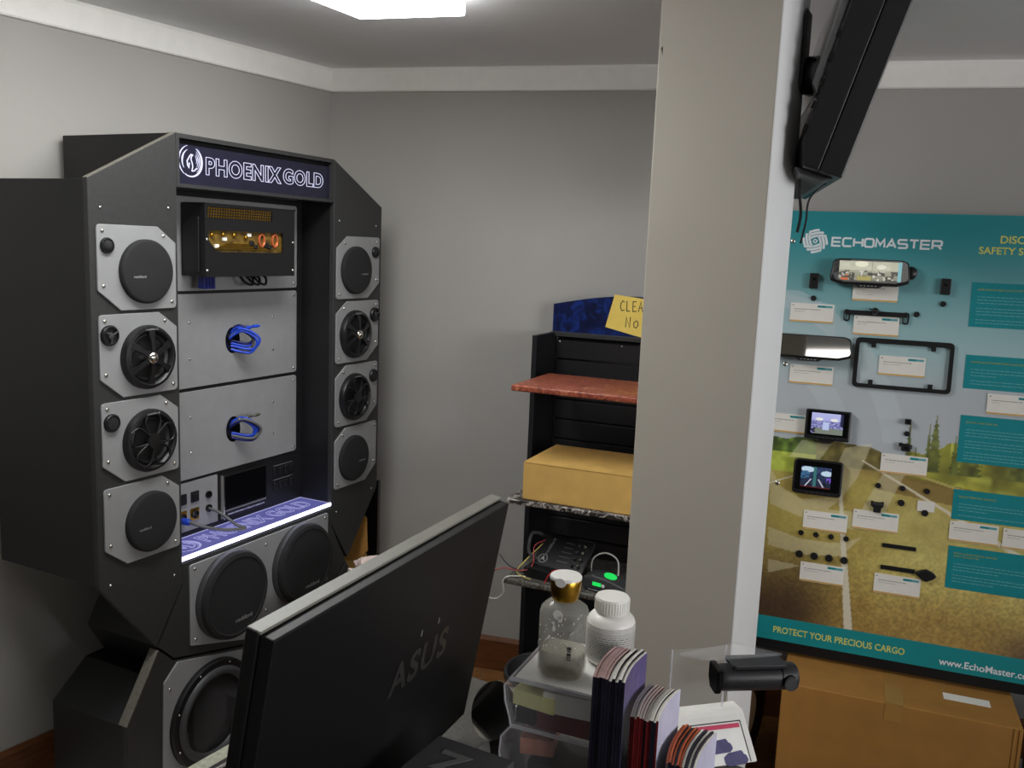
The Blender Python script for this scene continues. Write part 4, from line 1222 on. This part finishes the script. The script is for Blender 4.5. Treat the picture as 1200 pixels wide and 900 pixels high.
put('trim_line', MB().box(-.06, .11, -.0358, -.0345, .006, .008), M['silverp'], hs)
# floor bin at the shelf foot
bn = empty('black_bin', (0.165, 2.86, 0), 90, label='low round black plastic bin on the floor by the shelf stand', cat='bin')
put('tub', MB().lathe([(.11, 0), (.125, .01), (.146, .26), (.153, .27), (.153, .285), (.142, .285), (.138, .26), (.12, .06), (0, .055)], n=40, ax='z').mesh('tub', smooth=40), M['rubber'], bn)
put('rim', MB().tube([(.148 * math.cos(t), .148 * math.sin(t), .287) for t in [2 * math.pi * i / 40 for i in range(40)]], .004, 8, closed=True).mesh('rim', smooth=60), M['rubber'], bn)
o = put('braided_cable', MB().tube(spline([(.10, .0, .46), (.05, -.02, .39), (.0, -.07, .335), (-.06, -.138, .300), (-.085, -.165, .22), (-.09, -.175, .08), (-.07, -.20, .006)], 8), [0.0062 + .0014 * (k % 2) for k in range(49)], 8).mesh('braided_cable'), M['greycable'], None, 'grey corrugated cable hanging over the rim of the black bin', 'cable')
o.location = (0.165, 2.86, 0)

#@@COLUMN_SIDE
# ------------------------------------------------------------------ television hung on the column
tvx, tvy, tvz = 0.693, 1.98, 1.878
TV = empty('television', (tvx, tvy, tvz), 12, 0, label='black flat television seen edge-on, tilted down from the column top', cat='television')
# local x runs away along the set, +y is left (its back) ; tip the top to the right
TV.rotation_euler = (Matrix.Rotation(R(90 - 12), 3, 'Z') @ Matrix.Rotation(R(16.4), 3, 'X')).to_euler()
put('bezel', MB().box(0, .76, 0, .05, 0, .455).mesh('bezel', bev=.003), M['plastic'], TV)
put('screen', MB().box(.02, .74, -.001, 0, .03, .435), M['gloss'], TV)
put('back_housing', MB().prism([(.05, 0.0), (.085, 0.0), (.106, .05), (.118, .45), (.05, .45)], 0.004, .756, axis='x').mesh('back_housing', bev=.004), M['plastic'], TV)
put('back_cover', MB().prism([(.110, .17), (.128, .19), (.136, .44), (.1185, .44)], 0.10, .70, axis='x').mesh('back_cover', bev=.004), M['silverp'], TV, label='pale grey back cover')
put('lower_grille', MB().prism([(.012, 0.0), (.10, 0.0), (.085, -.012), (.03, -.012)], 0.05, .70, axis='x').mesh('lower_grille', bev=.003), M['lidgrey'], TV)
pt = MB()
for k in range(5): pt.prism(rrect(.108 + .0015 * k, .115 + .0015 * k, .07 + .05 * k, .085 + .05 * k, .002), -.002, .012, axis='x')
put('cable_clips', pt, M['gloss'], TV)
mt2 = empty('wall_mount', (0.651, 2.172, 2.06), 118, label='black television mount bracket on the column side', cat='bracket')
put('wall_plate', MB().box(.001, .007, -.06, .0, .03, .20).mesh('wall_plate', bev=.004), M['plastic'], mt2)
put('arm', MB().tube([(.012, -.005, .06), (.05, .0, .07), (.075, .01, .09)], .022, 12).mesh('arm', smooth=40), M['plastic'], mt2)
put('pivot', MB().lathe([(.04, -.035), (.045, -.02), (.045, .02), (.04, .035)], o=(.035, -.01, .06), ax='x', n=20).mesh('pivot', smooth=40), M['gloss'], mt2)
wire([(.020, .20, 1.93), (.012, .255, 1.87), (.016, .278, 1.81), (.012, .275, 1.765)], .0035, M['plastic'], 'black cable hanging down the column edge below the television', None, colm, 'cable')
wire([(.09, .33, 1.905), (.04, .26, 1.85), (.03, .275, 1.79), (.02, .285, 1.74)], .0025, M['plastic'], 'thin black cable looping from the television underside', None, colm, 'cable')

#@@DESK
# ------------------------------------------------------------------ desk and what stands on it
DK = empty('desk', (-0.214, 1.685, 0), 121, label='dark speckled counter desk with a pale edge strip in the foreground', cat='desk')
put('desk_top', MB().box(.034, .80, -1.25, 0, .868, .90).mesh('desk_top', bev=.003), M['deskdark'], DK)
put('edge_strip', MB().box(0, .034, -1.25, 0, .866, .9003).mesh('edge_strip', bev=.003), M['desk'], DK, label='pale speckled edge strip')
put('desk_panel', MB().box(.03, .77, -.05, -.03, 0, .868), M['deskside'], DK)
put('desk_panel', MB().box(.02, .04, -1.2, -.05, 0, .868), M['deskside'], DK)
put('desk_panel', MB().box(.76, .78, -1.2, -.05, 0, .868), M['deskside'], DK)

# monitor seen from behind
MO = empty('computer_monitor', (-0.2225, 0.829, 0.9005), 23.7, 0, label='large black computer monitor seen from behind, leaning over the desk', cat='monitor')
HM = 0.372
Mx = Matrix.Translation((0, 0, 1.31 - .9005)) @ Matrix.Rotation(R(10), 4, 'X')


def mb_m(mb, **k):
    mb.xf(Mx); return mb.mesh('part', **k)


WM = .562
put('back_shell', mb_m(MB().box(0, WM, 0, .018, -HM, 0), bev=.002), M['monitor'], MO)
put('edge_frame', mb_m(MB().box(-.003, WM + .003, .018, .034, -HM - .003, .003), bev=.002), M['monitor'], MO)
put('lit_top_strip', mb_m(MB().box(-.002, WM + .002, .0155, .0335, .0008, .0042), bev=.001), M['monedge'], MO, label='pale strip along the top edge, painted as lit')  # light on the top face put into the colour
put('screen', mb_m(MB().box(.008, WM - .008, .034, .035, -HM + .012, -.008)), M['gloss'], MO)
lt = text_mesh('ASUS', .268, .425, -.200, -.152, -.0006, bold=.03, space=1.15)
lt.transform(Mx); put('logo', lt, M['logo'], MO, label='gloss black lettering on the matt back')
for x_ in (.335, .383): put('mark', mb_m(MB().box(x_, x_ + .0022, -.0006, 0, -.135, -.126)), M['greyt'], MO)
put('neck', MB().box(.24, .32, .095, .115, .012, .26).mesh('neck', bev=.004), M['plastic'], MO)
put('foot', MB().prism(rrect(.16, .40, .05, .165, .03), 0, .014, axis='z').mesh('foot', bev=.003), M['plastic'], MO)
pb_ = MB().box(.30, .335, -.010, 0, -HM + .0, -HM + .03)
put('blue_connector', mb_m(pb_, bev=.003), M['blue'], MO, label='dark blue cable connector')
put('connector_cable', MB().tube(spline([(.322, -.095, .075), (.33, -.12, .04), (.36, -.13, .012), (.40, -.10, .008)], 6), .004, 6).mesh('connector_cable', smooth=60), M['plastic'], MO)

# keyboard behind the monitor edge
KB = empty('keyboard', (-0.395, 1.300, .9005), 31, label='dark keyboard with silver keys at the far edge of the desk', cat='keyboard')
put('case', MB().box(-.40, .12, -.16, -.005, 0, .018).mesh('case', bev=.004), M['rubber'], KB)
kk = MB().box(-.007, .007, -.007, .007, 0, .008).mesh('key', bev=.002, seg=1); kk.materials.append(M['silverp'])
for i in range(26):
    for j in range(6):
        put('key', kk, None, KB, loc=(-.388 + .0193 * i, -.045 - .0195 * j, .018))
put('rail', MB().box(-.39, .11, -.03, -.018, .018, .026).mesh('rail', bev=.003), M['chrome'], KB)

# dark carton with pale zigzag on the lid
ZB = empty('dark_carton', (-.027, 1.072, .9005), 118, label='dark grey flat-lidded carton with a pale zigzag mark beside the monitor', cat='box')
put('carton', MB().box(-.075, .038, -.11, .03, 0, .127).mesh('carton', bev=.003), M['plastic'], ZB)
put('lid', MB().box(-.077, .040, -.112, .032, .127, .140).mesh('lid', bev=.002), M['lidgrey'], ZB)
zg = MB(); zg.ribbon([(-.05, .0), (-.015, .0), (-.04, -.035), (-.005, -.035)], .010, 0, .0006)
zg.v = [(a, c, .1405 - b) for a, b, c in zg.v]
put('zigzag_mark', zg, M['lidmark'], ZB)
pc = empty('paper_slip', (-.028, 1.30, .9005), 100, label='white paper slip sticking out behind the dark carton', cat='paper')
put('slip', MB().prism([(-.03, -.05), (.035, -.05), (-.0, .075)], 0, .002, axis='z'), M['paper'], pc)

# glossy round pod
PD = empty('speaker_pod', (0.002, 1.368, .9005), 75, label='gloss black round pod with a silver rim lying beside the monitor', cat='pod')
axp = (Vector((0, .707, .707)), Vector((.636, -.53, .53)).normalized(), Vector((.75, .45, -.45)).normalized())
put('shell', MB().lathe([(.042, -.036), (.045, -.028), (.046, 0), (.044, .03), (.036, .042), (.0, .046)], o=(0.012, 0, .047), ax=axp, n=36).mesh('shell', smooth=50), M['gloss'], PD)
put('silver_rim', MB().lathe([(.0415, -.0365), (.0455, -.0365), (.0475, -.024), (.0475, -.018), (.046, -.016)], o=(0.012, 0, .047), ax=axp, n=36).mesh('silver_rim', smooth=50), M['chrome'], PD)
put('mouth', MB().lathe([(.0415, -.0352), (.036, -.010), (.0, .0)], o=(0.012, 0, .047), ax=axp, n=30).mesh('mouth', smooth=50), M['cone'], PD)
put('foot_block', MB().box(-.02, .05, .035, .085, 0, .03).mesh('foot_block', bev=.003), M['plastic'], PD)

#@@ORGANIZER
# clear two-tier drawer organizer; local x right, y away
OG = empty('drawer_organizer', (0.062, 1.20, .9005), 113, label='clear acrylic drawer organizer stuffed with papers under the bottles', cat='organizer')
ox0, ox1, oy0, oy1 = -.040, .082, -.03, .125
wave = [(-.04, .2), (-.048, .188), (-.046, .165), (-.038, .140), (-.036, .128), (-.05, .110), (-.052, .085), (-.046, .055), (-.036, .03), (-.034, .0)]
for y_ in (oy0, oy1 - .003):
    put('side_wall', MB().prism(rpoly(wave, .004, 2) + [(ox1, 0), (ox1, .2)], y_, y_ + .003), M['acrylic'], OG)
for z_ in (.1985, .128, .0):
    put('tier_plate', MB().box(ox0 + .004, ox1, oy0 + .003, oy1 - .003, z_, z_ + .003), M['acrylic'], OG)
# bulged drawer front following the wave
for lo, hi in ((1, 5), (5, 9)):
    fr_ = MB()
    pts = wave[lo:hi]
    for a, b in zip(pts[:-1], pts[1:]):
        fr_.prism([a, b, (b[0] + .002, b[1]), (a[0] + .002, a[1])], oy0 + .004, oy1 - .004)
    put('drawer_front', fr_, M['frosted'], OG)
put('top_rail', MB().box(ox0, ox1, oy0 - .001, oy0 + .002, .197, .203).box(ox0, ox0 + .003, oy0, oy1, .197, .203).mesh('top_rail', bev=.001), M['acredge'], OG)
put('tier_edge', MB().box(ox0 + .004, ox1, oy0 + .0005, oy0 + .003, .126, .1325).mesh('tier_edge', bev=.001), M['acredge'], OG)
for z0_, pts in ((0, wave),):
    we = MB().tube([(a, oy0 + .001, b) for a, b in wave], .0016, 6)
    put('wave_edge', we.mesh('wave_edge', smooth=60), M['acredge'], OG)


def loose(nm, x0, x1, y0, y1, z0, th, mt_, lab, rz=0, cat='paper', tilt=0):
    o = put(nm, MB().box(x0, x1, y0, y1, 0, th), mt_, None, lab, cat)
    o.matrix_basis = Matrix.Translation(at(OG, 0, 0, z0)) @ Matrix.Rotation(R(90 - 113) + R(rz), 4, 'Z') @ Matrix.Rotation(R(tilt), 4, 'X')
    return o


loose('paper_sheet', -.033, .080, -.026, .120, .2016, .0012, M['paper'], 'white paper sheet on top of the organizer under the bottles')
loose('yellow_pad', -.034, .03, -.026, .05, .160, .022, M['paleyellow'], 'pale yellow paper pad inside the upper organizer drawer', -6)
loose('white_cards', .008, .078, -.026, .05, .160, .030, M['paper'], 'white cards stacked inside the upper organizer drawer', 4)
loose('red_carton', .0, .078, -.02, .06, .132, .026, M['redspine'], 'dark red carton inside the upper organizer drawer', 0, 'box')
loose('dark_pouch', -.032, -.004, -.02, .06, .132, .022, M['plastic'], 'dark pouch at the left inside the upper organizer drawer', 0, 'pouch')
loose('pink_wrap', -.026, .022, -.022, .05, .09, .024, M['wrap'], 'pinkish wrapped item in the lower organizer drawer', 12, 'packet')
loose('dark_box', -.01, .078, -.022, .05, .004, .075, M['deskside'], 'dark box in the lower organizer drawer', 0, 'box')

# clear bottle with a gold cap
BT = empty('clear_bottle', at(OG, .022, .012, .2029), 113, label='clear squarish bottle with gold and white cap on the organizer', cat='bottle')


def squircle(r, k, n=40):
    out = []
    for i in range(n):
        t = 2 * math.pi * i / n; c, s_ = math.cos(t), math.sin(t)
        e = 2 / k
        out.append((r * abs(c) ** e * (1 if c >= 0 else -1), r * .82 * abs(s_) ** e * (1 if s_ >= 0 else -1)))
    return out


def loft(levels, n=40):
    mb = MB(); vs = []
    for r, z, k in levels: vs += [(a, b, z) for a, b in squircle(r, k, n)]
    fs = []
    for q in range(len(levels) - 1):
        for i in range(n):
            j = (i + 1) % n; fs.append((q * n + i, q * n + j, (q + 1) * n + j, (q + 1) * n + i))
    fs.append(tuple(range(n - 1, -1, -1))); fs.append(tuple((len(levels) - 1) * n + i for i in range(n)))
    return mb.add(vs, fs)


put('glass_body', loft([(.024, 0, 3), (.030, .003, 3), (.033, .010, 3.4), (.033, .094, 3.4), (.031, .102, 3), (.023, .109, 2.4), (.017, .112, 2), (.017, .117, 2)]).mesh('glass_body', smooth=50), M['glass'], BT)
put('liquid', loft([(.022, .0015, 3), (.028, .004, 3), (.031, .013, 3.2), (.031, .040, 3.2)]).mesh('liquid', smooth=50), M['liquid'], BT)
put('gold_cap', MB().lathe([(.0175, .113), (.019, .116), (.0215, .130), (.0225, .143), (.0215, .1445)], n=36, ax='z').mesh('gold_cap', smooth=40), M['gold'], BT, label='shiny gold cap ring')
put('white_cap_top', MB().lathe([(.0225, .1432), (.0225, .146), (.0215, .1475), (0, .1475)], n=36, ax='z').mesh('white_cap_top', smooth=40), M['whitepl'], BT)
put('cap_notch', MB().prism(circ(0, .143, .0065, 20, 1.2), -.0229, -.021), M['whitepl'], BT)
fl_ = MB()
rn = random.Random(4)
for k in range(26):
    x_ = rn.uniform(-.028, .028); z_ = rn.uniform(.045, .10); s_ = rn.uniform(.0005, .0016)
    fl_.prism(circ(x_, z_, s_, 7, .7), -.0278, -.0272)
for x_, z_, s_, e in ((0, .098, .007, 1), (.003, .093, .005, .8), (-.006, .085, .002, .6), (.002, .083, .0018, .6), (-.005, .078, .005, .4)): fl_.prism(circ(x_, z_, s_, 10, e), -.0278, -.0272)
put('foam_flecks', fl_, M['whitepl'], BT, kind='stuff', label='white foam flecks on the bottle wall')
bc = MB()
for k in range(7): bc.box(.016, .022, -.0278, -.0272, .036 + .003 * k, .0375 + .003 * k + .0006 * (k % 3))
put('printed_code', bc, M['rubber'], BT)

# white pill bottle
PB = empty('pill_bottle', at(OG, .089, .045, .2029), 113, label='white plastic pill bottle with a ribbed screw cap behind the brochures', cat='bottle')
PB.location = at(OG, .0700, .086, .2029); PB.scale = (1.06, 1.06, .80)
put('body', MB().lathe([(.026, .0), (.031, .004), (.0335, .02), (.0335, .075), (.032, .084), (.026, .093), (.0205, .096), (.0205, .100)], n=40, ax='z').mesh('body', smooth=50), M['whitepl'], PB)
put('label_wrap', MB().lathe([(.0338, .012), (.0339, .013), (.0339, .077), (.0338, .078)], n=40, ax='z').mesh('label_wrap', smooth=50), M['label'], PB, label='grey printed label')
lt = MB()
rn = random.Random(9)
for z_ in [.02 + .0042 * k for k in range(12)]:
    a = -2.6
    while a < .1:
        d_ = rn.uniform(.05, .2)
        vs = []
        for t_ in (a, a + d_ / 2, a + d_): vs += [(.03412 * math.cos(t_), .03412 * math.sin(t_), z_), (.03412 * math.cos(t_), .03412 * math.sin(t_), z_ + (.0016 if z_ < .06 else .0009))]
        lt.add(vs, [(0, 2, 3, 1), (2, 4, 5, 3)]); a += d_ + .04
put('label_print', lt, M['greyt'], PB)
rb = MB().lathe([(.0235, .098), (.0238, .100), (.0238, .122), (.0225, .125), (0, .1255)], n=40, ax='z')
for k in range(40):
    a = 2 * math.pi * k / 40; rb.tube([(.0238 * math.cos(a), .0238 * math.sin(a), .100), (.0238 * math.cos(a), .0238 * math.sin(a), .121)], .0007, 4)
put('screw_cap', rb.mesh('screw_cap', smooth=40), M['whitepl'], PB)

#@@BROCHURES
# three-pocket brochure holder with brochures
BH = empty('brochure_holder', (0.122, 1.108, .9005), 113.5, label='clear acrylic three-pocket brochure holder on the desk front', cat='holder')
POC = [(0.0, .047, .013), (.053, .100, .010), (.104, .146, .008)]
for (x0, x1, zb) in POC:
    put('pocket', MB().box(x0 - .004, x1 + .003, -.006, -.003, 0, zb + .07).box(x0 - .004, x0 - .0015, -.003, .11, 0, zb + .08).box(x0 - .0015, x1 + .003, -.003, .11, 0, zb - .004), M['acrylic'], BH)


def brochure(i, n, x0, x1, top, zb, dep, cover, page, last, grp, lab, lablast, slant):
    th = (x1 - x0) / n
    xa = x0 + i * th; tw = th * .88
    jit = random.uniform(-.004, .004); h = top - zb + random.uniform(-.003, .002)
    lean = slant * (i / n)
    mb = MB()
    N = 5
    # curved leaves: a gentle bow across the depth
    for q in range(N):
        ya = dep * q / N; yb = dep * (q + 1) / N
        ba = .006 * math.sin(math.pi * q / N * .9); bb = .006 * math.sin(math.pi * (q + 1) / N * .9)
        la, lb = lean * (q / N), lean * ((q + 1) / N)
        vs = [(xa - ba + la, ya, zb), (xa - ba + tw + la, ya, zb), (xa - bb + tw + lb, yb, zb), (xa - bb + lb, yb, zb)]
        vs += [(x_, y_, zb + h) for x_, y_, _ in vs]
        fs = [((4, 5, 6, 7), 1), ((3, 2, 1, 0), 0), ((0, 3, 7, 4), 0), ((1, 5, 6, 2), 2)]
        if q == 0: fs.append(((0, 4, 5, 1)[::-1], 0))
        if q == N - 1: fs.append(((2, 6, 7, 3)[::-1], 0))
        for f, mi in fs: mb.add(vs, [f], mi)
    o = put('brochure', mb, [cover, page, last if i == n - 1 else cover], None, lablast if i == n - 1 else lab, 'brochure', grp)
    o.matrix_basis = Matrix.Translation(at(BH, 0, jit * .5, 0)) @ Matrix.Rotation(R(90 - 113.5), 4, 'Z')
    return o


ORD = ['first', 'second', 'third', 'fourth', 'fifth', 'sixth', 'seventh', 'eighth', 'ninth', 'tenth', 'eleventh', 'twelfth']
for i in range(10): brochure(i, 10, 0.0, .044, .250, .013, .102, M['darkspine'], M['pinkpage'] if i < 5 else M['whitepage'], M['purple'], 'dark brochures in the tall pocket', ('pink' if i < 5 else 'white') + ' edged dark brochure, ' + ORD[i] + ' from the left in the tallest stack', 'purple covered brochure facing right at the end of the tall stack', .004)
mids = []
for i in range(12):
    o = brochure(i, 12, .053, .091, .207, .010, .098, M['redspine'] if i not in (6, 9, 10) else M['darkspine'], M['whitepage'], M['lilac'], 'red and grey brochures in the middle pocket', 'red spined white brochure, ' + ORD[i] + ' from the left in the middle stack', 'pale lilac brochure leaning at the right of the middle stack', .008)
    mids.append(o)
    if i in (6, 9, 10): o['label'] = 'black spined white brochure, ' + ORD[i] + ' from the left in the middle stack'
for i in range(11):
    o = brochure(i, 11, .104, .142, .155, .008, .105, M['darkspine'] if i % 3 else M['greyspine'], M['orange'] if i in (0, 1, 2, 4, 5) else (M['darkspine'] if i % 2 else M['whitepage']), M['lilac'], 'booklets in the short pocket', 'orange topped booklet, ' + ORD[i] + ' from the left in the shortest stack', 'lilac covered booklet at the right end of the short stack', .010)
    if i not in (0, 1, 2, 4, 5, 10): o['label'] = 'black and white booklet, ' + ORD[i] + ' from the left in the shortest stack'

#@@RISER
# white base with clear riser and dash cam
RS = empty('riser_stand', (0.335, 1.372, .9003), 74, label='white wedge stand with a clear acrylic shelf in front of the column', cat='stand')
put('white_base', MB().prism([(.03, 0), (.03, .060), (.0, .060), (-.006, .056), (-.058, 0)], -.060, .072, axis='x').mesh('white_base', bev=.003), M['whitepl'], RS)
sl = Matrix.Translation((0, -.006, .056)) @ Matrix.Rotation(-math.atan2(.052, .056), 4, 'X')
pr = MB().box(-.040, .060, -.0012, -.0002, -.074, -.010); pr.xf(sl)
ip = put('insert_card', pr, M['paper'], RS, label='printed insert card with pink bar')
pr = MB().box(-.034, .056, -.0018, -.0012, -.021, -.014); pr.xf(sl); put('pink_bar', pr, M['pink'], ip)
pr = MB()
for a, b, c_, d_ in ((-.040, .060, -.0104, -.010), (.0585, .060, -.0735, -.010)): pr.box(a, b, -.0018, -.0012, c_ - .0012, d_)
pr.xf(sl); put('insert_border', pr, M['rubber'], ip)
for ox_, oz_ in ((.014, -.048), (.036, -.068)):
    pr = MB(); pr.prism([(a + ox_, b + oz_) for a, b in rpoly([(-.022, -.006), (-.022, .004), (-.012, .010), (.012, .012), (.014, .006), (.018, .004), (.020, -.004), (.014, -.009), (-.016, -.010)], .003, 2)], -.0018, -.0012)
    pr.xf(sl); put('camera_picture', pr, M['camprint'], ip)
put('clear_riser', MB().box(-.056, .040, .012, .015, .058, .168).mesh('clear_riser', bev=.0006), M['clear2'], RS)
put('riser_edge', MB().box(-.0575, -.056, .0118, .0152, .058, .168), M['acredge'], RS)
put('riser_edge', MB().box(.040, .0415, .0118, .0152, .058, .168), M['acredge'], RS)
plate = [(0.285, 1.352), (0.384, 1.399), (0.453, 1.366), (0.327, 1.335)]
iv = RS.matrix_basis.inverted()
pl2 = [tuple((iv @ Vector((a, b, 1.07)))[:2]) for a, b in plate]
put('clear_shelf', MB().prism(pl2, .168, .1725, axis='z').mesh('clear_shelf', bev=.0008), M['acrylic'], RS, label='clear acrylic top shelf')
DC = empty('dash_cam', (0.406, 1.345, 1.0682), 82, label='black cylindrical dash cam hanging under the clear shelf', cat='camera')
put('mount_plate', MB().prism(rrect(-.045, .045, -.018, .022, .006), -.006, 0.0, axis='z').mesh('mount_plate', bev=.001), M['campl'], DC)
bd = MB().lathe([(.0, -.068), (.018, -.068), (.0205, -.062), (.0215, -.05), (.0215, .036), (.020, .037), (.020, .038), (.0215, .039), (.0215, .062), (.019, .066), (0, .067)], o=(0, 0, -.0265), ax='x', n=36)
put('body', bd.mesh('body', smooth=40), M['campl'], DC)
put('end_cap', MB().prism(rpoly([(-.012, -.0495), (.012, -.0478), (.0212, -.032), (.0205, -.006), (-.0205, -.006), (-.0212, -.032)], .004, 3), -.070, -.060, axis='x').mesh('end_cap', bev=.002), M['gloss'], DC)
put('lens', MB().lathe([(.012, 0), (.012, .007), (.010, .009), (.0085, .005), (0, .006)], o=(.050, -.018, -.028), n=24).mesh('lens', smooth=40), M['gloss'], DC)
put('lens_ring', MB().lathe([(.0115, .007), (.0118, .0085), (.0105, .0085)], o=(.050, -.018, -.028), n=24).mesh('lens_ring', smooth=40), M['rubber'], DC)
for a, b in ((-.035, -.022), (-.018, -.008), (-.004, .008)):
    put('print_line', MB().box(a, b, -.0222, -.0212, -.024, -.0226), M['rubber'], DC)

#@@FLOORTHINGS
# ------------------------------------------------------------------ cartons under the board
CB = empty('large_carton', (0.888, 2.652, 0), 110.5, label='large brown cardboard carton standing on the floor under the product board', cat='box')
put('carton', MB().box(0, .672, 0, .31, 0, .386).mesh('carton', bev=.004), M['cartond'], CB)
put('side_flap', MB().box(.648, .655, -.003, 0, 0, .384).box(.662, .669, -.003, 0, 0, .384), M['cartond'], CB)
put('packing_tape', MB().box(.30, .352, -.0008, 0.31, .386, .3868).box(.30, .352, -.0012, 0, .33, .3868), M['tape'], CB)
put('shipping_label', MB().box(.47, .60, .105, .150, .386, .3866), M['paper'], CB)
put('corner_crease', MB().box(.02, .0225, -.0006, 0, .26, .384), M['tape'], CB)
C2 = empty('black_crate', (1.560, 2.36, 0), 110.5, label='black crate at the right edge beside the large brown carton', cat='box')
put('crate', MB().box(0, .36, 0, .30, 0, .372).mesh('crate', bev=.006), M['plastic'], C2)

# black wheel-like reel between column and carton
WH = empty('cable_reel', (0.80, 2.80, 0), 124, label='black upright reel with a pale core between the column and the large carton', cat='reel')
WR = .27
put('tyre', MB().lathe([(.085, -.025), (.178, -.032), (.19, -.02), (.19, .02), (.178, .032), (.085, .025)], o=(0, 0, .1902), ax='x', n=48).mesh('tyre', smooth=40), M['plastic'], WH)
put('core', MB().lathe([(0, -.027), (.088, -.030), (.088, .030), (0, .027)], o=(0, 0, .1902), ax='x', n=40).mesh('core', smooth=40), M['whitepage'], WH)

# odds and ends behind the display
OB = empty('open_carton', (-0.535, 3.37, 0), 100, label='open tan carton standing behind the right wing of the audio display', cat='box')
put('carton', MB().box(-.085, -.02, -.06, .04, 0, .48), M['carton'], OB)
put('raised_flap', MB().prism([(-.085, .48), (-.02, .49), (.018, .53), (.012, .66), (-.06, .72)], -.064, -.06), M['cartond'], OB)
BP = empty('black_board', (-0.535, 3.555, 0), 105, 0, label='tall black board standing against the back wall beside the display', cat='board')
put('board', MB().box(-.20, .005, 0, .015, 0, .74).mesh('board', bev=.001), M['plastic'], BP)
put('edge', MB().box(.005, .009, 0, .015, 0, .74), M['edge'], BP)
TB = empty('tan_board', (-1.29, 2.86, 0), 32.7, 0, label='narrow tan wooden board standing at the left wall behind the display', cat='board')
put('board', MB().box(-.06, .05, .0, .018, 0, 0.95), M['tan'], TB)
put('white_strip', MB().box(.05, .07, .0, .018, .45, 0.95), M['whitepage'], TB)
# crumpled paper bag on a dark carton behind the monitor
SC_ = empty('black_carton', (-0.33, 2.62, 0), 70, label='black carton on the floor behind the monitor', cat='box')
put('carton', MB().box(-.2, .1, -.12, .12, 0, .60), M['plastic'], SC_)
bm = bmesh.new(); bmesh.ops.create_icosphere(bm, subdivisions=4, radius=.095)
rn = VN(8)
for v in bm.verts:
    c_ = v.co.copy()
    k = float(rn(np.array([c_.x * 28 + 50]), np.array([c_.y * 28 + c_.z * 31 + 50]))[0]) + .5 * float(rn(np.array([c_.x * 70 + 9]), np.array([c_.z * 70 + c_.y * 60 + 90]))[0])
    v.co = c_ * (.55 + .55 * k); v.co.z = max(v.co.z * .8, -.06)
me = bpy.data.meshes.new('crumpled_paper'); bm.to_mesh(me); bm.free()
o = put('crumpled_paper', me, M['bag'], None, 'crumpled pale wrapping paper on the black carton behind the monitor', 'paper')
o.location = (-0.395, 2.66, .655)
